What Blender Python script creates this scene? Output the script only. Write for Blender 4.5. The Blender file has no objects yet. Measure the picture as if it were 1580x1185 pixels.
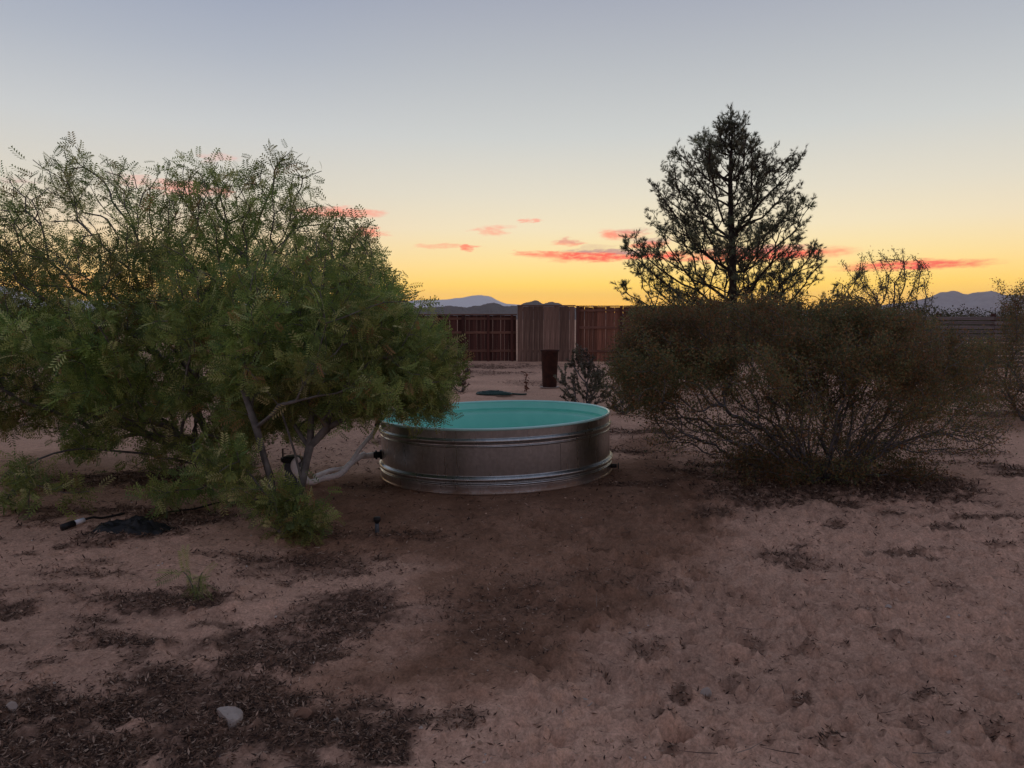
import bpy, bmesh, math, random
import numpy as np
from mathutils import Vector, Matrix

# ------------------------------------------------------------------ camera, world, sun, exposure
scene = bpy.context.scene
COL = scene.collection
F, CX, CY, HOR, CAMH = 1187.0, 790.0, 592.5, 493.0, 1.61
PITCH = math.atan((CY - HOR) / F)

cam_d = bpy.data.cameras.new('camera')
cam = bpy.data.objects.new('camera', cam_d)
COL.objects.link(cam)
cam.location = (0, 0, CAMH)
cam.rotation_euler = (math.pi / 2 - PITCH, 0, 0)
cam_d.sensor_width = 36
cam_d.lens = 36 * F / 1580
cam_d.clip_start = 0.05
cam_d.clip_end = 90000
scene.camera = cam

scene.view_settings.view_transform = 'Standard'
scene.view_settings.look = 'None'
scene.view_settings.exposure = 0
scene.view_settings.gamma = 1
scene.view_settings.use_curve_mapping = False
scene.cycles.volume_bounces = 1
scene.cycles.max_bounces = 6
scene.cycles.diffuse_bounces = 3
scene.cycles.transparent_max_bounces = 8

SUN_AZ, SUN_EL = 13.0, -3.0      # the sun has just set behind the fence


def lin(c):
    return tuple((v / 255 / 12.92) if v / 255 <= 0.04045 else ((v / 255 + 0.055) / 1.055) ** 2.4 for v in c)


def ray(px, py):
    cx, cy = (px - CX) / F, (CY - py) / F
    return np.array([cx, math.cos(PITCH) + cy * math.sin(PITCH), -math.sin(PITCH) + cy * math.cos(PITCH)])


def at(px, py, Y):
    d = ray(px, py)
    return np.array([0, 0, CAMH]) + d * (Y / d[1])


def gp(px, py):
    d = ray(px, py)
    t = CAMH / -d[2]
    return (d[0] * t, d[1] * t)


def azel(px, py):
    d = ray(px, py)
    return math.degrees(math.atan2(d[0], d[1])), math.degrees(math.atan2(d[2], math.hypot(d[0], d[1])))


world = bpy.data.worlds.new('World')
scene.world = world
world.use_nodes = True
W = world.node_tree
W.nodes.clear()


def wn(t, **k):
    n = W.nodes.new(t)
    for a, b in k.items():
        setattr(n, a, b)
    return n


def math_(tree, op, a, b=None, c=None, clamp=False):
    n = tree.nodes.new('ShaderNodeMath')
    n.operation = op
    n.use_clamp = clamp
    for i, v in enumerate((a, b, c)):
        if v is None:
            continue
        if isinstance(v, (int, float)):
            n.inputs[i].default_value = v
        else:
            tree.links.new(v, n.inputs[i])
    return n.outputs[0]


def maprange(tree, v, a, b, c=0.0, d=1.0, smooth=True):
    n = tree.nodes.new('ShaderNodeMapRange')
    n.interpolation_type = 'SMOOTHSTEP' if smooth else 'LINEAR'
    tree.links.new(v, n.inputs[0])
    for i, q in enumerate((a, b, c, d)):
        n.inputs[i + 1].default_value = q
    return n.outputs[0]


def mixc(tree, f, a, b, blend='MIX'):
    n = tree.nodes.new('ShaderNodeMix')
    n.data_type = 'RGBA'
    n.blend_type = blend
    for s, v in ((n.inputs[0], f), (n.inputs[6], a), (n.inputs[7], b)):
        if isinstance(v, (int, float)):
            s.default_value = v
        elif isinstance(v, tuple):
            s.default_value = (*v[:3], 1)
        else:
            tree.links.new(v, s)
    return n.outputs[2]


tc = wn('ShaderNodeTexCoord')
sep = wn('ShaderNodeSeparateXYZ')
W.links.new(tc.outputs['Generated'], sep.inputs[0])
X_, Y_, Z_ = sep.outputs
EL = math_(W, 'MULTIPLY', math_(W, 'ARCSINE', Z_), 180 / math.pi)
AZ = math_(W, 'MULTIPLY', math_(W, 'ARCTAN2', X_, Y_), 180 / math.pi)
T = math_(W, 'POWER', math_(W, 'DIVIDE', math_(W, 'MAXIMUM', EL, 0.0), 90), 0.5)


HAZE_D, HAZE_TOP = 2.4e-5, 930.0
SKY_GAIN = 2.6


def above_haze(e, c):
    """radiance of the sky outside the air layer, for a colour as seen through it"""
    T_ = math.exp(-HAZE_D * min(29000, HAZE_TOP / math.sin(math.radians(max(e, .5)))))
    return [max((v - h * (1 - T_)) / T_, v * .3) / SKY_GAIN for v, h in zip(lin(c), (.20, .18, .20))]


def ramp(stops):
    n = wn('ShaderNodeValToRGB')
    cr = n.color_ramp
    while len(cr.elements) > 1:
        cr.elements.remove(cr.elements[-1])
    for i, (e, c) in enumerate(stops):
        p = (e / 90) ** 0.5
        el = cr.elements[0] if i == 0 else cr.elements.new(p)
        el.position = p
        el.color = (*above_haze(e, c), 1)
    W.links.new(T, n.inputs[0])
    return n.outputs[0]


WEST = [(0, (255, 174, 58)), (1, (255, 194, 76)), (2.5, (255, 212, 108)), (4.4, (252, 224, 156)), (6.6, (242, 226, 190)),
        (9, (228, 220, 200)), (13, (205, 207, 204)), (17.7, (184, 188, 193)), (21.7, (166, 171, 184)), (30, (152, 157, 175)),
        (50, (142, 148, 166)), (90, (134, 141, 160))]
FLANK = [(0, (250, 170, 92)), (1, (252, 186, 100)), (2.5, (250, 200, 122)), (4.4, (246, 212, 158)), (6.6, (233, 214, 186)),
         (9, (219, 212, 197)), (13, (202, 204, 204)), (17.7, (176, 182, 193)), (21.7, (157, 165, 184)), (30, (146, 152, 172)),
         (50, (140, 147, 165)), (90, (134, 141, 160))]
EAST = [(0, (160, 146, 152)), (4.4, (186, 164, 168)), (9, (196, 178, 180)), (17.7, (182, 178, 186)),
        (30, (164, 167, 180)), (50, (146, 151, 168)), (90, (134, 141, 160))]
HAZE_D, HAZE_TOP = 2.4e-5, 930.0
SKY_GAIN = 2.6


def above_haze(e, c):
    """radiance of the sky outside the air layer, for a colour as seen through it"""
    T_ = math.exp(-HAZE_D * min(29000, HAZE_TOP / math.sin(math.radians(max(e, .5)))))
    return [max((v - h * (1 - T_)) / T_, v * .3) / SKY_GAIN for v, h in zip(lin(c), (.20, .18, .20))]


def ramp(stops):
    n = wn('ShaderNodeValToRGB')
    cr = n.color_ramp
    while len(cr.elements) > 1:
        cr.elements.remove(cr.elements[-1])
    for i, (e, c) in enumerate(stops):
        p = (e / 90) ** 0.5
        el = cr.elements[0] if i == 0 else cr.elements.new(p)
        el.position = p
        el.color = (*above_haze(e, c), 1)
    W.links.new(T, n.inputs[0])
    return n.outputs[0]


WEST = [(0, (255, 174, 58)), (1, (255, 194, 76)), (2.5, (255, 212, 108)), (4.4, (252, 224, 156)), (6.6, (242, 226, 190)),
        (9, (228, 220, 200)), (13, (205, 207, 204)), (17.7, (184, 188, 193)), (21.7, (166, 171, 184)), (30, (152, 157, 175)),
        (50, (136, 142, 161)), (90, (124, 132, 153))]
FLANK = [(0, (250, 170, 92)), (1, (252, 186, 100)), (2.5, (250, 200, 122)), (4.4, (246, 212, 158)), (6.6, (233, 214, 186)),
         (9, (219, 212, 197)), (13, (202, 204, 204)), (17.7, (176, 182, 193)), (21.7, (157, 165, 184)), (30, (146, 152, 172)),
         (50, (130, 136, 157)), (90, (120, 128, 150))]
EAST = [(0, (130, 120, 126)), (4.4, (154, 132, 140)), (9, (162, 146, 154)), (17.7, (150, 148, 162)),
        (30, (140, 143, 160)), (50, (128, 134, 155)), (90, (120, 128, 150))]
cw, cf, ce = ramp(WEST), ramp(FLANK), ramp(EAST)
daz = math_(W, 'COSINE', math_(W, 'MULTIPLY', math_(W, 'SUBTRACT', AZ, SUN_AZ), math.pi / 180))
skyc = mixc(W, maprange(W, daz, -0.2, 0.75), ce, cf)
skyc = mixc(W, maprange(W, daz, 0.84, 0.998), skyc, cw)
# clouds: thin strips far away, low over the sunset, given by azimuth and elevation
comb = wn('ShaderNodeCombineXYZ')
W.links.new(AZ, comb.inputs[0]); W.links.new(EL, comb.inputs[1])
sc_ = wn('ShaderNodeVectorMath', operation='MULTIPLY')
W.links.new(comb.outputs[0], sc_.inputs[0]); sc_.inputs[1].default_value = (0.55, 2.4, 1)
nz = wn('ShaderNodeTexNoise')
nz.inputs['Scale'].default_value = 1.0; nz.inputs['Detail'].default_value = 5; nz.inputs['Roughness'].default_value = 0.62
W.links.new(sc_.outputs[0], nz.inputs['Vector'])
nsub = wn('ShaderNodeVectorMath', operation='SUBTRACT')
W.links.new(nz.outputs['Color'], nsub.inputs[0]); nsub.inputs[1].default_value = (0.5, 0.5, 0.5)
nmul = wn('ShaderNodeVectorMath', operation='MULTIPLY')
W.links.new(nsub.outputs[0], nmul.inputs[0]); nmul.inputs[1].default_value = (4.5, 0.80, 0)
padd = wn('ShaderNodeVectorMath', operation='ADD')
W.links.new(comb.outputs[0], padd.inputs[0]); W.links.new(nmul.outputs[0], padd.inputs[1])
# px, py, half width, half height, strength
RED = [(925, 396, 100, 7.5, 1.0), (1180, 391, 125, 10, 1.0), (1405, 409, 105, 7.0, 1.0), (958, 361, 44, 8, .7),
       (1000, 377, 36, 5.5, .75), (762, 355, 30, 8, .45), (872, 374, 26, 6, .55), (722, 382, 16, 4.5, .8),
       (680, 380, 40, 3.6, .35), (820, 341, 13, 4, .5), (812, 391, 30, 4.5, .55), (875, 402, 36, 4, .35),
       (525, 328, 66, 8, .6), (573, 357, 24, 7, .7), (285, 291, 44, 11, .5), (205, 277, 30, 9, .25),
       (338, 243, 30, 7, .18), (85, 432, 50, 9, .35), (345, 296, 18, 7, .5), (1010, 394, 60, 6, 1.0), (840, 393, 50, 4.5, .8), (1090, 400, 60, 4, .8)]
GREY = [(940, 388, 75, 5.0, .8), (1005, 371, 40, 5, .6), (975, 356, 30, 5, .35), (872, 372, 25, 4, .35),
        (1160, 384, 95, 5, .5), (15, 279, 22, 4.5, .45), (920, 381, 30, 4, .3)]


def cloud_mask(lst, vec):
    out = None
    for px, py, hw, hh, s in lst:
        a, e = azel(px, py)
        k = 57.3 / F
        iw, ih = 1 / (hw * k * 0.93), 1 / (hh * k)
        m = wn('ShaderNodeVectorMath', operation='MULTIPLY_ADD')
        W.links.new(vec, m.inputs[0])
        m.inputs[1].default_value = (iw, ih, 0)
        m.inputs[2].default_value = (-a * iw, -e * ih, 0)
        l = wn('ShaderNodeVectorMath', operation='LENGTH')
        W.links.new(m.outputs[0], l.inputs[0])
        v = maprange(W, l.outputs['Value'], 1.25, 0.45, 0, s)
        out = v if out is None else math_(W, 'MAXIMUM', out, v)
    return out


nz2 = wn('ShaderNodeTexNoise')
nz2.inputs['Scale'].default_value = 2.2; nz2.inputs['Detail'].default_value = 6; nz2.inputs['Roughness'].default_value = 0.7
W.links.new(sc_.outputs[0], nz2.inputs['Vector'])
wisp = maprange(W, nz2.outputs['Fac'], .34, .56, .5, 1.0)
red = math_(W, 'MULTIPLY', cloud_mask(RED, padd.outputs[0]), wisp)
grey = math_(W, 'MULTIPLY', cloud_mask(GREY, padd.outputs[0]), wisp)
skyc = mixc(W, red, skyc, tuple(v * 1.3 / SKY_GAIN for v in lin((250, 92, 68))))
skyc = mixc(W, grey, skyc, tuple(v * 1.25 / SKY_GAIN for v in lin((180, 136, 134))))
nish = wn('ShaderNodeTexSky', sky_type='NISHITA')
nish.sun_disc = False
nish.sun_elevation = math.radians(SUN_EL)
nish.sun_rotation = math.radians(SUN_AZ)
bg1, bg2 = wn('ShaderNodeBackground'), wn('ShaderNodeBackground')
W.links.new(skyc, bg1.inputs[0]); bg1.inputs[1].default_value = SKY_GAIN
W.links.new(nish.outputs[0], bg2.inputs[0]); bg2.inputs[1].default_value = 0.05
ad, wo = wn('ShaderNodeAddShader'), wn('ShaderNodeOutputWorld')
W.links.new(bg1.outputs[0], ad.inputs[0]); W.links.new(bg2.outputs[0], ad.inputs[1])
W.links.new(ad.outputs[0], wo.inputs[0])

sun_d = bpy.data.lights.new('sun', 'SUN')
sun_d.energy = 0.05
sun_d.angle = math.radians(30)
sun_d.color = (1.0, 0.72, 0.42)
sun = bpy.data.objects.new('sun', sun_d)
COL.objects.link(sun)
_d = Vector((math.sin(math.radians(SUN_AZ)), math.cos(math.radians(SUN_AZ)), math.tan(math.radians(3))))
sun.rotation_euler = _d.to_track_quat('Z', 'Y').to_euler()

# ------------------------------------------------------------------ helpers
R = np.random.default_rng(7)


def tag(o, label=None, cat=None, group=None, kind=None):
    if label: o['label'] = label
    if cat: o['category'] = cat
    if group: o['group'] = group
    if kind: o['kind'] = kind
    return o


def empty(name, loc, rz=0.0):
    o = bpy.data.objects.new(name, None)
    o.empty_display_size = 0.1
    COL.objects.link(o)
    o.location = loc
    o.rotation_euler = (0, 0, rz)
    return o


def link(name, me, mat=None, parent=None):
    o = bpy.data.objects.new(name, me)
    COL.objects.link(o)
    if mat is not None and len(me.materials) == 0:
        me.materials.append(mat)
    if parent is not None:
        o.parent = parent
    return o


def mesh_np(name, V, faces, k, smooth=False, cols=None):
    """faces: (n,k) array; cols: per-vertex colours"""
    me = bpy.data.meshes.new(name)
    V = np.ascontiguousarray(V, dtype=np.float32)
    fc = np.ascontiguousarray(faces, dtype=np.int32)
    me.vertices.add(len(V)); me.vertices.foreach_set('co', V.ravel())
    me.loops.add(fc.size); me.loops.foreach_set('vertex_index', fc.ravel())
    me.polygons.add(len(fc))
    me.polygons.foreach_set('loop_start', np.arange(0, fc.size, k, dtype=np.int32))
    me.update(calc_edges=True)
    me.polygons.foreach_set('use_smooth', np.full(len(fc), smooth))
    if cols is not None:
        a = me.color_attributes.new('col', 'FLOAT_COLOR', 'POINT')
        c = np.ones((len(V), 4), dtype=np.float32); c[:, :cols.shape[1]] = cols
        a.data.foreach_set('color', c.ravel())
    return me


def bm_obj(name, bm, mat, parent=None, smooth=False):
    me = bpy.data.meshes.new(name)
    bm.to_mesh(me); bm.free()
    if smooth:
        me.polygons.foreach_set('use_smooth', [True] * len(me.polygons))
    return link(name, me, mat, parent)


def bx(bm, c, s, rot=None, bevel=0.0):
    m = Matrix.Translation(c) @ (rot or Matrix.Identity(4)) @ Matrix.Diagonal((*s, 1))
    r = bmesh.ops.create_cube(bm, size=1, matrix=m)
    if bevel > 0:
        es = list({e for v in r['verts'] for e in v.link_edges})
        bmesh.ops.bevel(bm, geom=es, offset=bevel, segments=1, affect='EDGES')


def lathe(bm, prof, n=128, closed=False, cap_first=False, cap_last=False):
    rings = []
    for r, z in prof:
        rings.append([bm.verts.new((r * math.cos(2 * math.pi * i / n), r * math.sin(2 * math.pi * i / n), z)) for i in range(n)])
    m = len(rings)
    for j in range(m if closed else m - 1):
        a, b = rings[j], rings[(j + 1) % m]
        for i in range(n):
            bm.faces.new((a[i], a[(i + 1) % n], b[(i + 1) % n], b[i]))
    if cap_first: bm.faces.new(rings[0][::-1])
    if cap_last: bm.faces.new(rings[-1])


def catmull(pts, per=8):
    P = [np.array(p, float) for p in pts]
    P = [2 * P[0] - P[1]] + P + [2 * P[-1] - P[-2]]
    out = []
    for i in range(1, len(P) - 2):
        for t in np.arange(per) / per:
            out.append(0.5 * ((2 * P[i]) + (-P[i - 1] + P[i + 1]) * t + (2 * P[i - 1] - 5 * P[i] + 4 * P[i + 1] - P[i + 2]) * t * t
                              + (-P[i - 1] + 3 * P[i] - 3 * P[i + 1] + P[i + 2]) * t ** 3))
    out.append(P[-2])
    return out


def tube(bm, pts, r, n=10, per=8, caps=True, rf=None):
    P = catmull(pts, per) if per > 1 else [np.array(p, float) for p in pts]
    up = Vector((0.13, 0.21, 0.97))
    rings = []
    for i, p in enumerate(P):
        d = Vector(P[min(i + 1, len(P) - 1)] - P[max(i - 1, 0)]).normalized()
        u = (up - d * up.dot(d)).normalized(); up = u
        v = d.cross(u)
        rr = r * (rf(i / (len(P) - 1)) if rf else 1)
        rings.append([bm.verts.new(Vector(p) + (u * math.cos(a) + v * math.sin(a)) * rr) for a in [2 * math.pi * k / n for k in range(n)]])
    for a, b in zip(rings[:-1], rings[1:]):
        for k in range(n):
            bm.faces.new((a[k], a[(k + 1) % n], b[(k + 1) % n], b[k]))
    if caps:
        bm.faces.new(rings[0][::-1]); bm.faces.new(rings[-1])


def _hash(i, j, s):
    h = (i.astype(np.int64) * 374761393 + j.astype(np.int64) * 668265263 + s * 982451653) & 0x7fffffff
    h = ((h ^ (h >> 13)) * 1274126177) & 0x7fffffff
    return ((h ^ (h >> 16)) & 0xffff) / 65535.0


def vnoise(x, y, s=0):
    xi, yi = np.floor(x), np.floor(y)
    fx, fy = x - xi, y - yi
    fx = fx * fx * fx * (fx * (fx * 6 - 15) + 10); fy = fy * fy * fy * (fy * (fy * 6 - 15) + 10)
    a, b = _hash(xi, yi, s), _hash(xi + 1, yi, s)
    c, d = _hash(xi, yi + 1, s), _hash(xi + 1, yi + 1, s)
    return (a * (1 - fx) + b * fx) * (1 - fy) + (c * (1 - fx) + d * fx) * fy


def fbm(x, y, sc, oct=4, s=0, g=0.5):
    t = 0; a = 1; n = 0
    for o in range(oct):
        t = t + a * vnoise(x * sc + 13.7 * o, y * sc - 7.1 * o, s + o)
        n += a; a *= g; sc *= 2.03
    return t / n


def polydist(px, py, poly):
    """signed distance, positive inside"""
    poly = np.array(poly, float)
    inside = np.zeros(px.shape, bool); dm = np.full(px.shape, 1e9)
    for i in range(len(poly)):
        x1, y1 = poly[i - 1]; x2, y2 = poly[i]
        if y1 != y2:
            c = ((y1 > py) != (y2 > py)) & (px < (x2 - x1) * (py - y1) / (y2 - y1) + x1)
            inside ^= c
        dx, dy = x2 - x1, y2 - y1
        t = np.clip(((px - x1) * dx + (py - y1) * dy) / (dx * dx + dy * dy + 1e-12), 0, 1)
        dm = np.minimum(dm, np.hypot(px - x1 - t * dx, py - y1 - t * dy))
    return np.where(inside, dm, -dm)


# ------------------------------------------------------------------ materials
def mat(name, color=(.5, .5, .5), rough=.8, metal=0.0, spec=0.3):
    m = bpy.data.materials.new(name)
    m.use_nodes = True
    t = m.node_tree
    b = t.nodes['Principled BSDF']
    b.inputs['Base Color'].default_value = (*color, 1)
    b.inputs['Roughness'].default_value = rough
    b.inputs['Metallic'].default_value = metal
    b.inputs['Specular IOR Level'].default_value = spec
    return m, t, b


def nnoise(t, scale, detail=4, rough=.55, coord='Object', stretch=None):
    c = t.nodes.new('ShaderNodeTexCoord')
    n = t.nodes.new('ShaderNodeTexNoise')
    n.inputs['Scale'].default_value = scale; n.inputs['Detail'].default_value = detail; n.inputs['Roughness'].default_value = rough
    src = c.outputs[coord]
    if stretch:
        mp = t.nodes.new('ShaderNodeMapping'); mp.inputs['Scale'].default_value = stretch
        t.links.new(src, mp.inputs[0]); src = mp.outputs[0]
    t.links.new(src, n.inputs['Vector'])
    return n.outputs['Fac']


def bump(t, b, h, strength=.4, dist=.01, chain=None):
    n = t.nodes.new('ShaderNodeBump')
    n.inputs['Strength'].default_value = strength; n.inputs['Distance'].default_value = dist
    t.links.new(h, n.inputs['Height'])
    if chain is not None: t.links.new(chain, n.inputs['Normal'])
    t.links.new(n.outputs[0], b.inputs['Normal'])
    return n.outputs[0]


def attr(t, name='col'):
    a = t.nodes.new('ShaderNodeAttribute'); a.attribute_name = name
    return a.outputs['Color']


def noisy(name, c1, c2, scale=6, rough=.8, metal=0., stretch=None, bs=.3, bd=.004, spec=.3, rnd=0.0):
    m, t, b = mat(name, c1, rough, metal, spec)
    f = nnoise(t, scale, 5, .6, 'Object', stretch)
    f2 = maprange(t, f, .3, .7)
    c = mixc(t, f2, c1, c2)
    if rnd:
        oi = t.nodes.new('ShaderNodeObjectInfo')
        v = maprange(t, oi.outputs['Random'], 0, 1, 1 - rnd, 1 + rnd, False)
        hv = t.nodes.new('ShaderNodeHueSaturation')
        t.links.new(c, hv.inputs['Color']); t.links.new(v, hv.inputs['Value'])
        c = hv.outputs[0]
    t.links.new(c, b.inputs['Base Color'])
    if bs: bump(t, b, f, bs, bd)
    return m


def leafmat(name, trans=.3, rough=.6):
    m = bpy.data.materials.new(name); m.use_nodes = True
    t = m.node_tree
    b = t.nodes['Principled BSDF']; out = t.nodes['Material Output']
    c = attr(t)
    t.links.new(c, b.inputs['Base Color'])
    b.inputs['Roughness'].default_value = rough; b.inputs['Specular IOR Level'].default_value = .25
    tr = t.nodes.new('ShaderNodeBsdfTranslucent'); t.links.new(c, tr.inputs[0])
    mx = t.nodes.new('ShaderNodeMixShader'); mx.inputs[0].default_value = trans
    t.links.new(b.outputs[0], mx.inputs[1]); t.links.new(tr.outputs[0], mx.inputs[2])
    t.links.new(mx.outputs[0], out.inputs[0])
    return m


M = {}
# sand: vertex colour + fine grain
m, t, b = mat('sand', rough=.95, spec=.1)
gn = nnoise(t, 70, 8, .78, 'Object')
gn2 = nnoise(t, 14, 8, .68, 'Object')
c = mixc(t, 1.0, attr(t), mixc(t, maprange(t, gn, .25, .75), (.62, .60, .58), (1.36, 1.36, 1.36)), 'MULTIPLY')
c = mixc(t, 1.0, c, mixc(t, maprange(t, gn2, .3, .7), (.86, .85, .84), (1.12, 1.12, 1.12)), 'MULTIPLY')
t.links.new(c, b.inputs['Base Color'])
b1 = bump(t, b, gn2, .6, .018)
bump(t, b, gn, .6, .006, b1)
M['sand'] = m
M['leaf'] = leafmat('feathery_leaf', .35)
M['needle'] = leafmat('pine_needle', .15)
M['litter'] = leafmat('dry_litter', .1, .9)
M['bark'] = noisy('grey_bark', (.21, .195, .18), (.11, .10, .092), 14, .9, bs=.6, bd=.006)
M['bark_dark'] = noisy('dark_bark', (.06, .045, .036), (.03, .024, .02), 16, .9, bs=.6, bd=.01)
M['bark_creosote'] = noisy('creosote_stem', (.20, .19, .195), (.085, .078, .078), 20, .85, bs=.4, bd=.004)
M['teal'] = noisy('turquoise_paint', (.42, .92, .81), (.36, .88, .77), 5, .5, bs=.05, bd=.002, spec=.5)
M['teal_rim'] = noisy('turquoise_rim', (.55, .92, .86), (.48, .88, .82), 5, .25, bs=0, spec=.6)
m, t, b = mat('galvanised_steel', (.5, .49, .48), .3, 1.0)
f1 = nnoise(t, 26, 2, .5, 'Object')
f2 = nnoise(t, 5, 4, .6, 'Object', (4.5, 4.5, .35))
c = mixc(t, maprange(t, f1, .35, .65), (.44, .455, .45), (.51, .525, .52))
c = mixc(t, maprange(t, f2, .45, .85), c, (.40, .41, .405))
vo = t.nodes.new('ShaderNodeTexVoronoi'); vo.inputs['Scale'].default_value = 38
tco = t.nodes.new('ShaderNodeTexCoord'); t.links.new(tco.outputs['Object'], vo.inputs['Vector'])
spn = t.nodes.new('ShaderNodeSeparateColor'); t.links.new(vo.outputs['Color'], spn.inputs[0])
c = mixc(t, 1.0, c, mixc(t, spn.outputs[0], (.94, .95, .96), (1.06, 1.07, 1.07)), 'MULTIPLY')
t.links.new(c, b.inputs['Base Color'])
gx_ = t.nodes.new('ShaderNodeTexCoord'); sx_ = t.nodes.new('ShaderNodeSeparateXYZ'); t.links.new(gx_.outputs['Object'], sx_.inputs[0])
dz_ = math_(t, 'ADD', sx_.outputs[2], math_(t, 'MULTIPLY', math_(t, 'SUBTRACT', nnoise(t, 7, 6, .7, 'Object'), .5), .22))
dust = maprange(t, dz_, .10, -.01)
c = mixc(t, dust, c, (.26, .18, .13))
t.links.new(c, b.inputs['Base Color'])
t.links.new(maprange(t, dz_, .08, -.02, 1.0, .35), b.inputs['Metallic'])
rr = maprange(t, f2, .3, .75, .27, .31)
t.links.new(rr, b.inputs['Roughness'])
bump(t, b, nnoise(t, 3, 2, .5, 'Object', (2.5, 2.5, .6)), .06, .010)
M['steel'] = m
M['white_pvc'] = noisy('white_hose', (.90, .84, .80), (.80, .73, .68), 8, .5, bs=.1)
M['grey_plastic'] = noisy('grey_plastic', (.10, .115, .13), (.07, .08, .09), 8, .45, bs=0)
M['black'] = noisy('black_plastic', (.012, .012, .013), (.02, .019, .018), 10, .5, bs=.3)
M['red_wood'] = noisy('redwood_board', (.31, .14, .09), (.16, .07, .047), 3, .85, stretch=(9, 9, .5), bs=.5, rnd=.35)
M['grey_wood'] = noisy('weathered_board', (.27, .17, .13), (.145, .092, .07), 3, .9, stretch=(9, 9, .5), bs=.5, rnd=.3)
M['dark_wood'] = noisy('dark_redwood', (.115, .045, .034), (.065, .03, .025), 3, .9, stretch=(9, 9, .5), bs=.5, rnd=.3)
M['rail_wood'] = noisy('rail_lumber', (.23, .115, .08), (.15, .075, .055), 4, .85, stretch=(.6, 8, 8), bs=.4, rnd=.15)
M['slat_wood'] = noisy('grey_slat', (.24, .21, .20), (.14, .12, .115), 3, .9, stretch=(.4, 8, 8), bs=.4, rnd=.3)
M['rust'] = noisy('rusty_steel', (.075, .028, .02), (.035, .016, .013), 7, .9, bs=.4, rnd=0)
M['pale_stone'] = noisy('pale_stone', (.44, .37, .32), (.30, .245, .21), 12, .9, bs=.6, bd=.008)
M['brown_stone'] = noisy('brown_stone', (.30, .17, .11), (.17, .09, .06), 12, .9, bs=.6, bd=.008)
M['hose_green'] = noisy('green_hose', (.012, .045, .038), (.02, .06, .05), 10, .5, bs=0)
M['white_paint'] = noisy('white_paint', (.72, .73, .75), (.62, .63, .66), 2, .35, bs=0, spec=.5)
M['glass'] = mat('dark_glass', (.02, .025, .03), .08, 0, .6)[0]
M['dry'] = noisy('dry_stalk', (.16, .07, .045), (.09, .04, .03), 20, .9, bs=.2)

# ------------------------------------------------------------------ ground
def axis(start, step, lim, g):
    out = [start]
    while out[-1] < lim:
        out.append(out[-1] + step); step *= g
    return np.array(out)


xr = axis(0, .020, 3.5, 1.0); xr2 = axis(xr[-1], .021, 38000, 1.055)
xs = np.concatenate([-xr2[:0:-1], -xr[::-1], xr[1:], xr2[1:]])
yn = axis(2.2, .016, 36000, 1.009)
yn = yn[yn < 60]; yn2 = axis(yn[-1], (yn[-1] - yn[-2]), 40000, 1.09)
yb = -axis(0, .12, 60, 1.15)[::-1] + 2.2
ys = np.concatenate([yb[:-1], yn, yn2[1:]])
GX, GY = np.meshgrid(xs, ys)
near = (np.abs(GX) < 60) & (GY < 90)
fade = np.clip(1 - (np.hypot(GX, GY) - 30) / 40, 0, 1)
TANK = np.array([*(at(765, 0, 8.2)[:2]), 0.0]); TANK[0] = (766 - CX) / F * 8.2
H = np.zeros_like(GX)
H += (fbm(GX, GY, .35, 3, 3) - .5) * .16 * np.clip((GY - 2) / 12, .15, 1)
H += (fbm(GX, GY, 1.6, 4, 11) - .5) * .075
hum = fbm(GX, GY * 1.6, 5.2, 3, 21)
H += np.clip(hum - .52, 0, 1) * .05
nearf = np.clip(1 - (GY - 4) / 9, 0, 1)
rid = 1 - np.abs(2 * fbm(GX, GY * 1.5, 6.5, 3, 25) - 1)
H += np.clip(rid - .78, 0, 1) * .22 * (.35 + .65 * np.clip(GX + .4, 0, 1)) * nearf
H += (fbm(GX, GY * 1.4, 16, 3, 31, .65) - .5) * .042 * nearf * (.5 + .5 * np.clip(GX + .6, 0, 1))
H += np.clip(fbm(GX, GY, 30, 2, 35) - .60, 0, 1) * .07 * nearf
H *= fade
# footprints and scuffs
fr = np.random.default_rng(5)


def dent(cx, cy, rx, ry, dep, rot):
    i0, i1 = np.searchsorted(xs, (cx - 3 * rx - 3 * ry, cx + 3 * rx + 3 * ry))
    j0, j1 = np.searchsorted(ys, (cy - 3 * rx - 3 * ry, cy + 3 * rx + 3 * ry))
    if i1 <= i0 or j1 <= j0: return
    x, y = GX[j0:j1, i0:i1] - cx, GY[j0:j1, i0:i1] - cy
    c, s = math.cos(rot), math.sin(rot)
    u, v = (x * c + y * s) / rx, (-x * s + y * c) / ry
    q = u * u + v * v
    H[j0:j1, i0:i1] += dep * (-np.exp(-q * 1.2) + .55 * np.exp(-(np.sqrt(q) - 1.35) ** 2 * 5))


for k in range(420):
    dent(fr.uniform(.1, 4.2), fr.uniform(2.5, 6.2), fr.uniform(.025, .055), fr.uniform(.05, .11), fr.uniform(.016, .038), fr.uniform(0, 3.14))
for k in range(260):
    dent(fr.uniform(-4, 1.2), fr.uniform(2.5, 7.5), fr.uniform(.04, .09), fr.uniform(.07, .14), fr.uniform(.006, .016), fr.uniform(0, 3.14))
for k in range(240):
    dent(fr.uniform(-6, 9), fr.uniform(6, 20), fr.uniform(.06, .16), fr.uniform(.1, .22), fr.uniform(.008, .025), fr.uniform(0, 3.14))
# pad under the tank: smooth and tipped a little down to the left
td = np.hypot(GX - TANK[0], GY - TANK[1])
wt = np.clip((2.2 - td) / .8, 0, 1); wt = wt * wt * (3 - 2 * wt)
TILT = math.radians(1.5)
pad = (GX - TANK[0]) * math.tan(TILT)
H = H * (1 - wt * .93) + pad * wt

def ell(px, py, rx, ry):
    x, y = gp(px, py)
    x2, _ = gp(px + rx, py)
    _, y2 = gp(px, py - ry); _, y3 = gp(px, py + ry)
    return x, y, x2 - x, (y2 - y3) / 2


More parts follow.
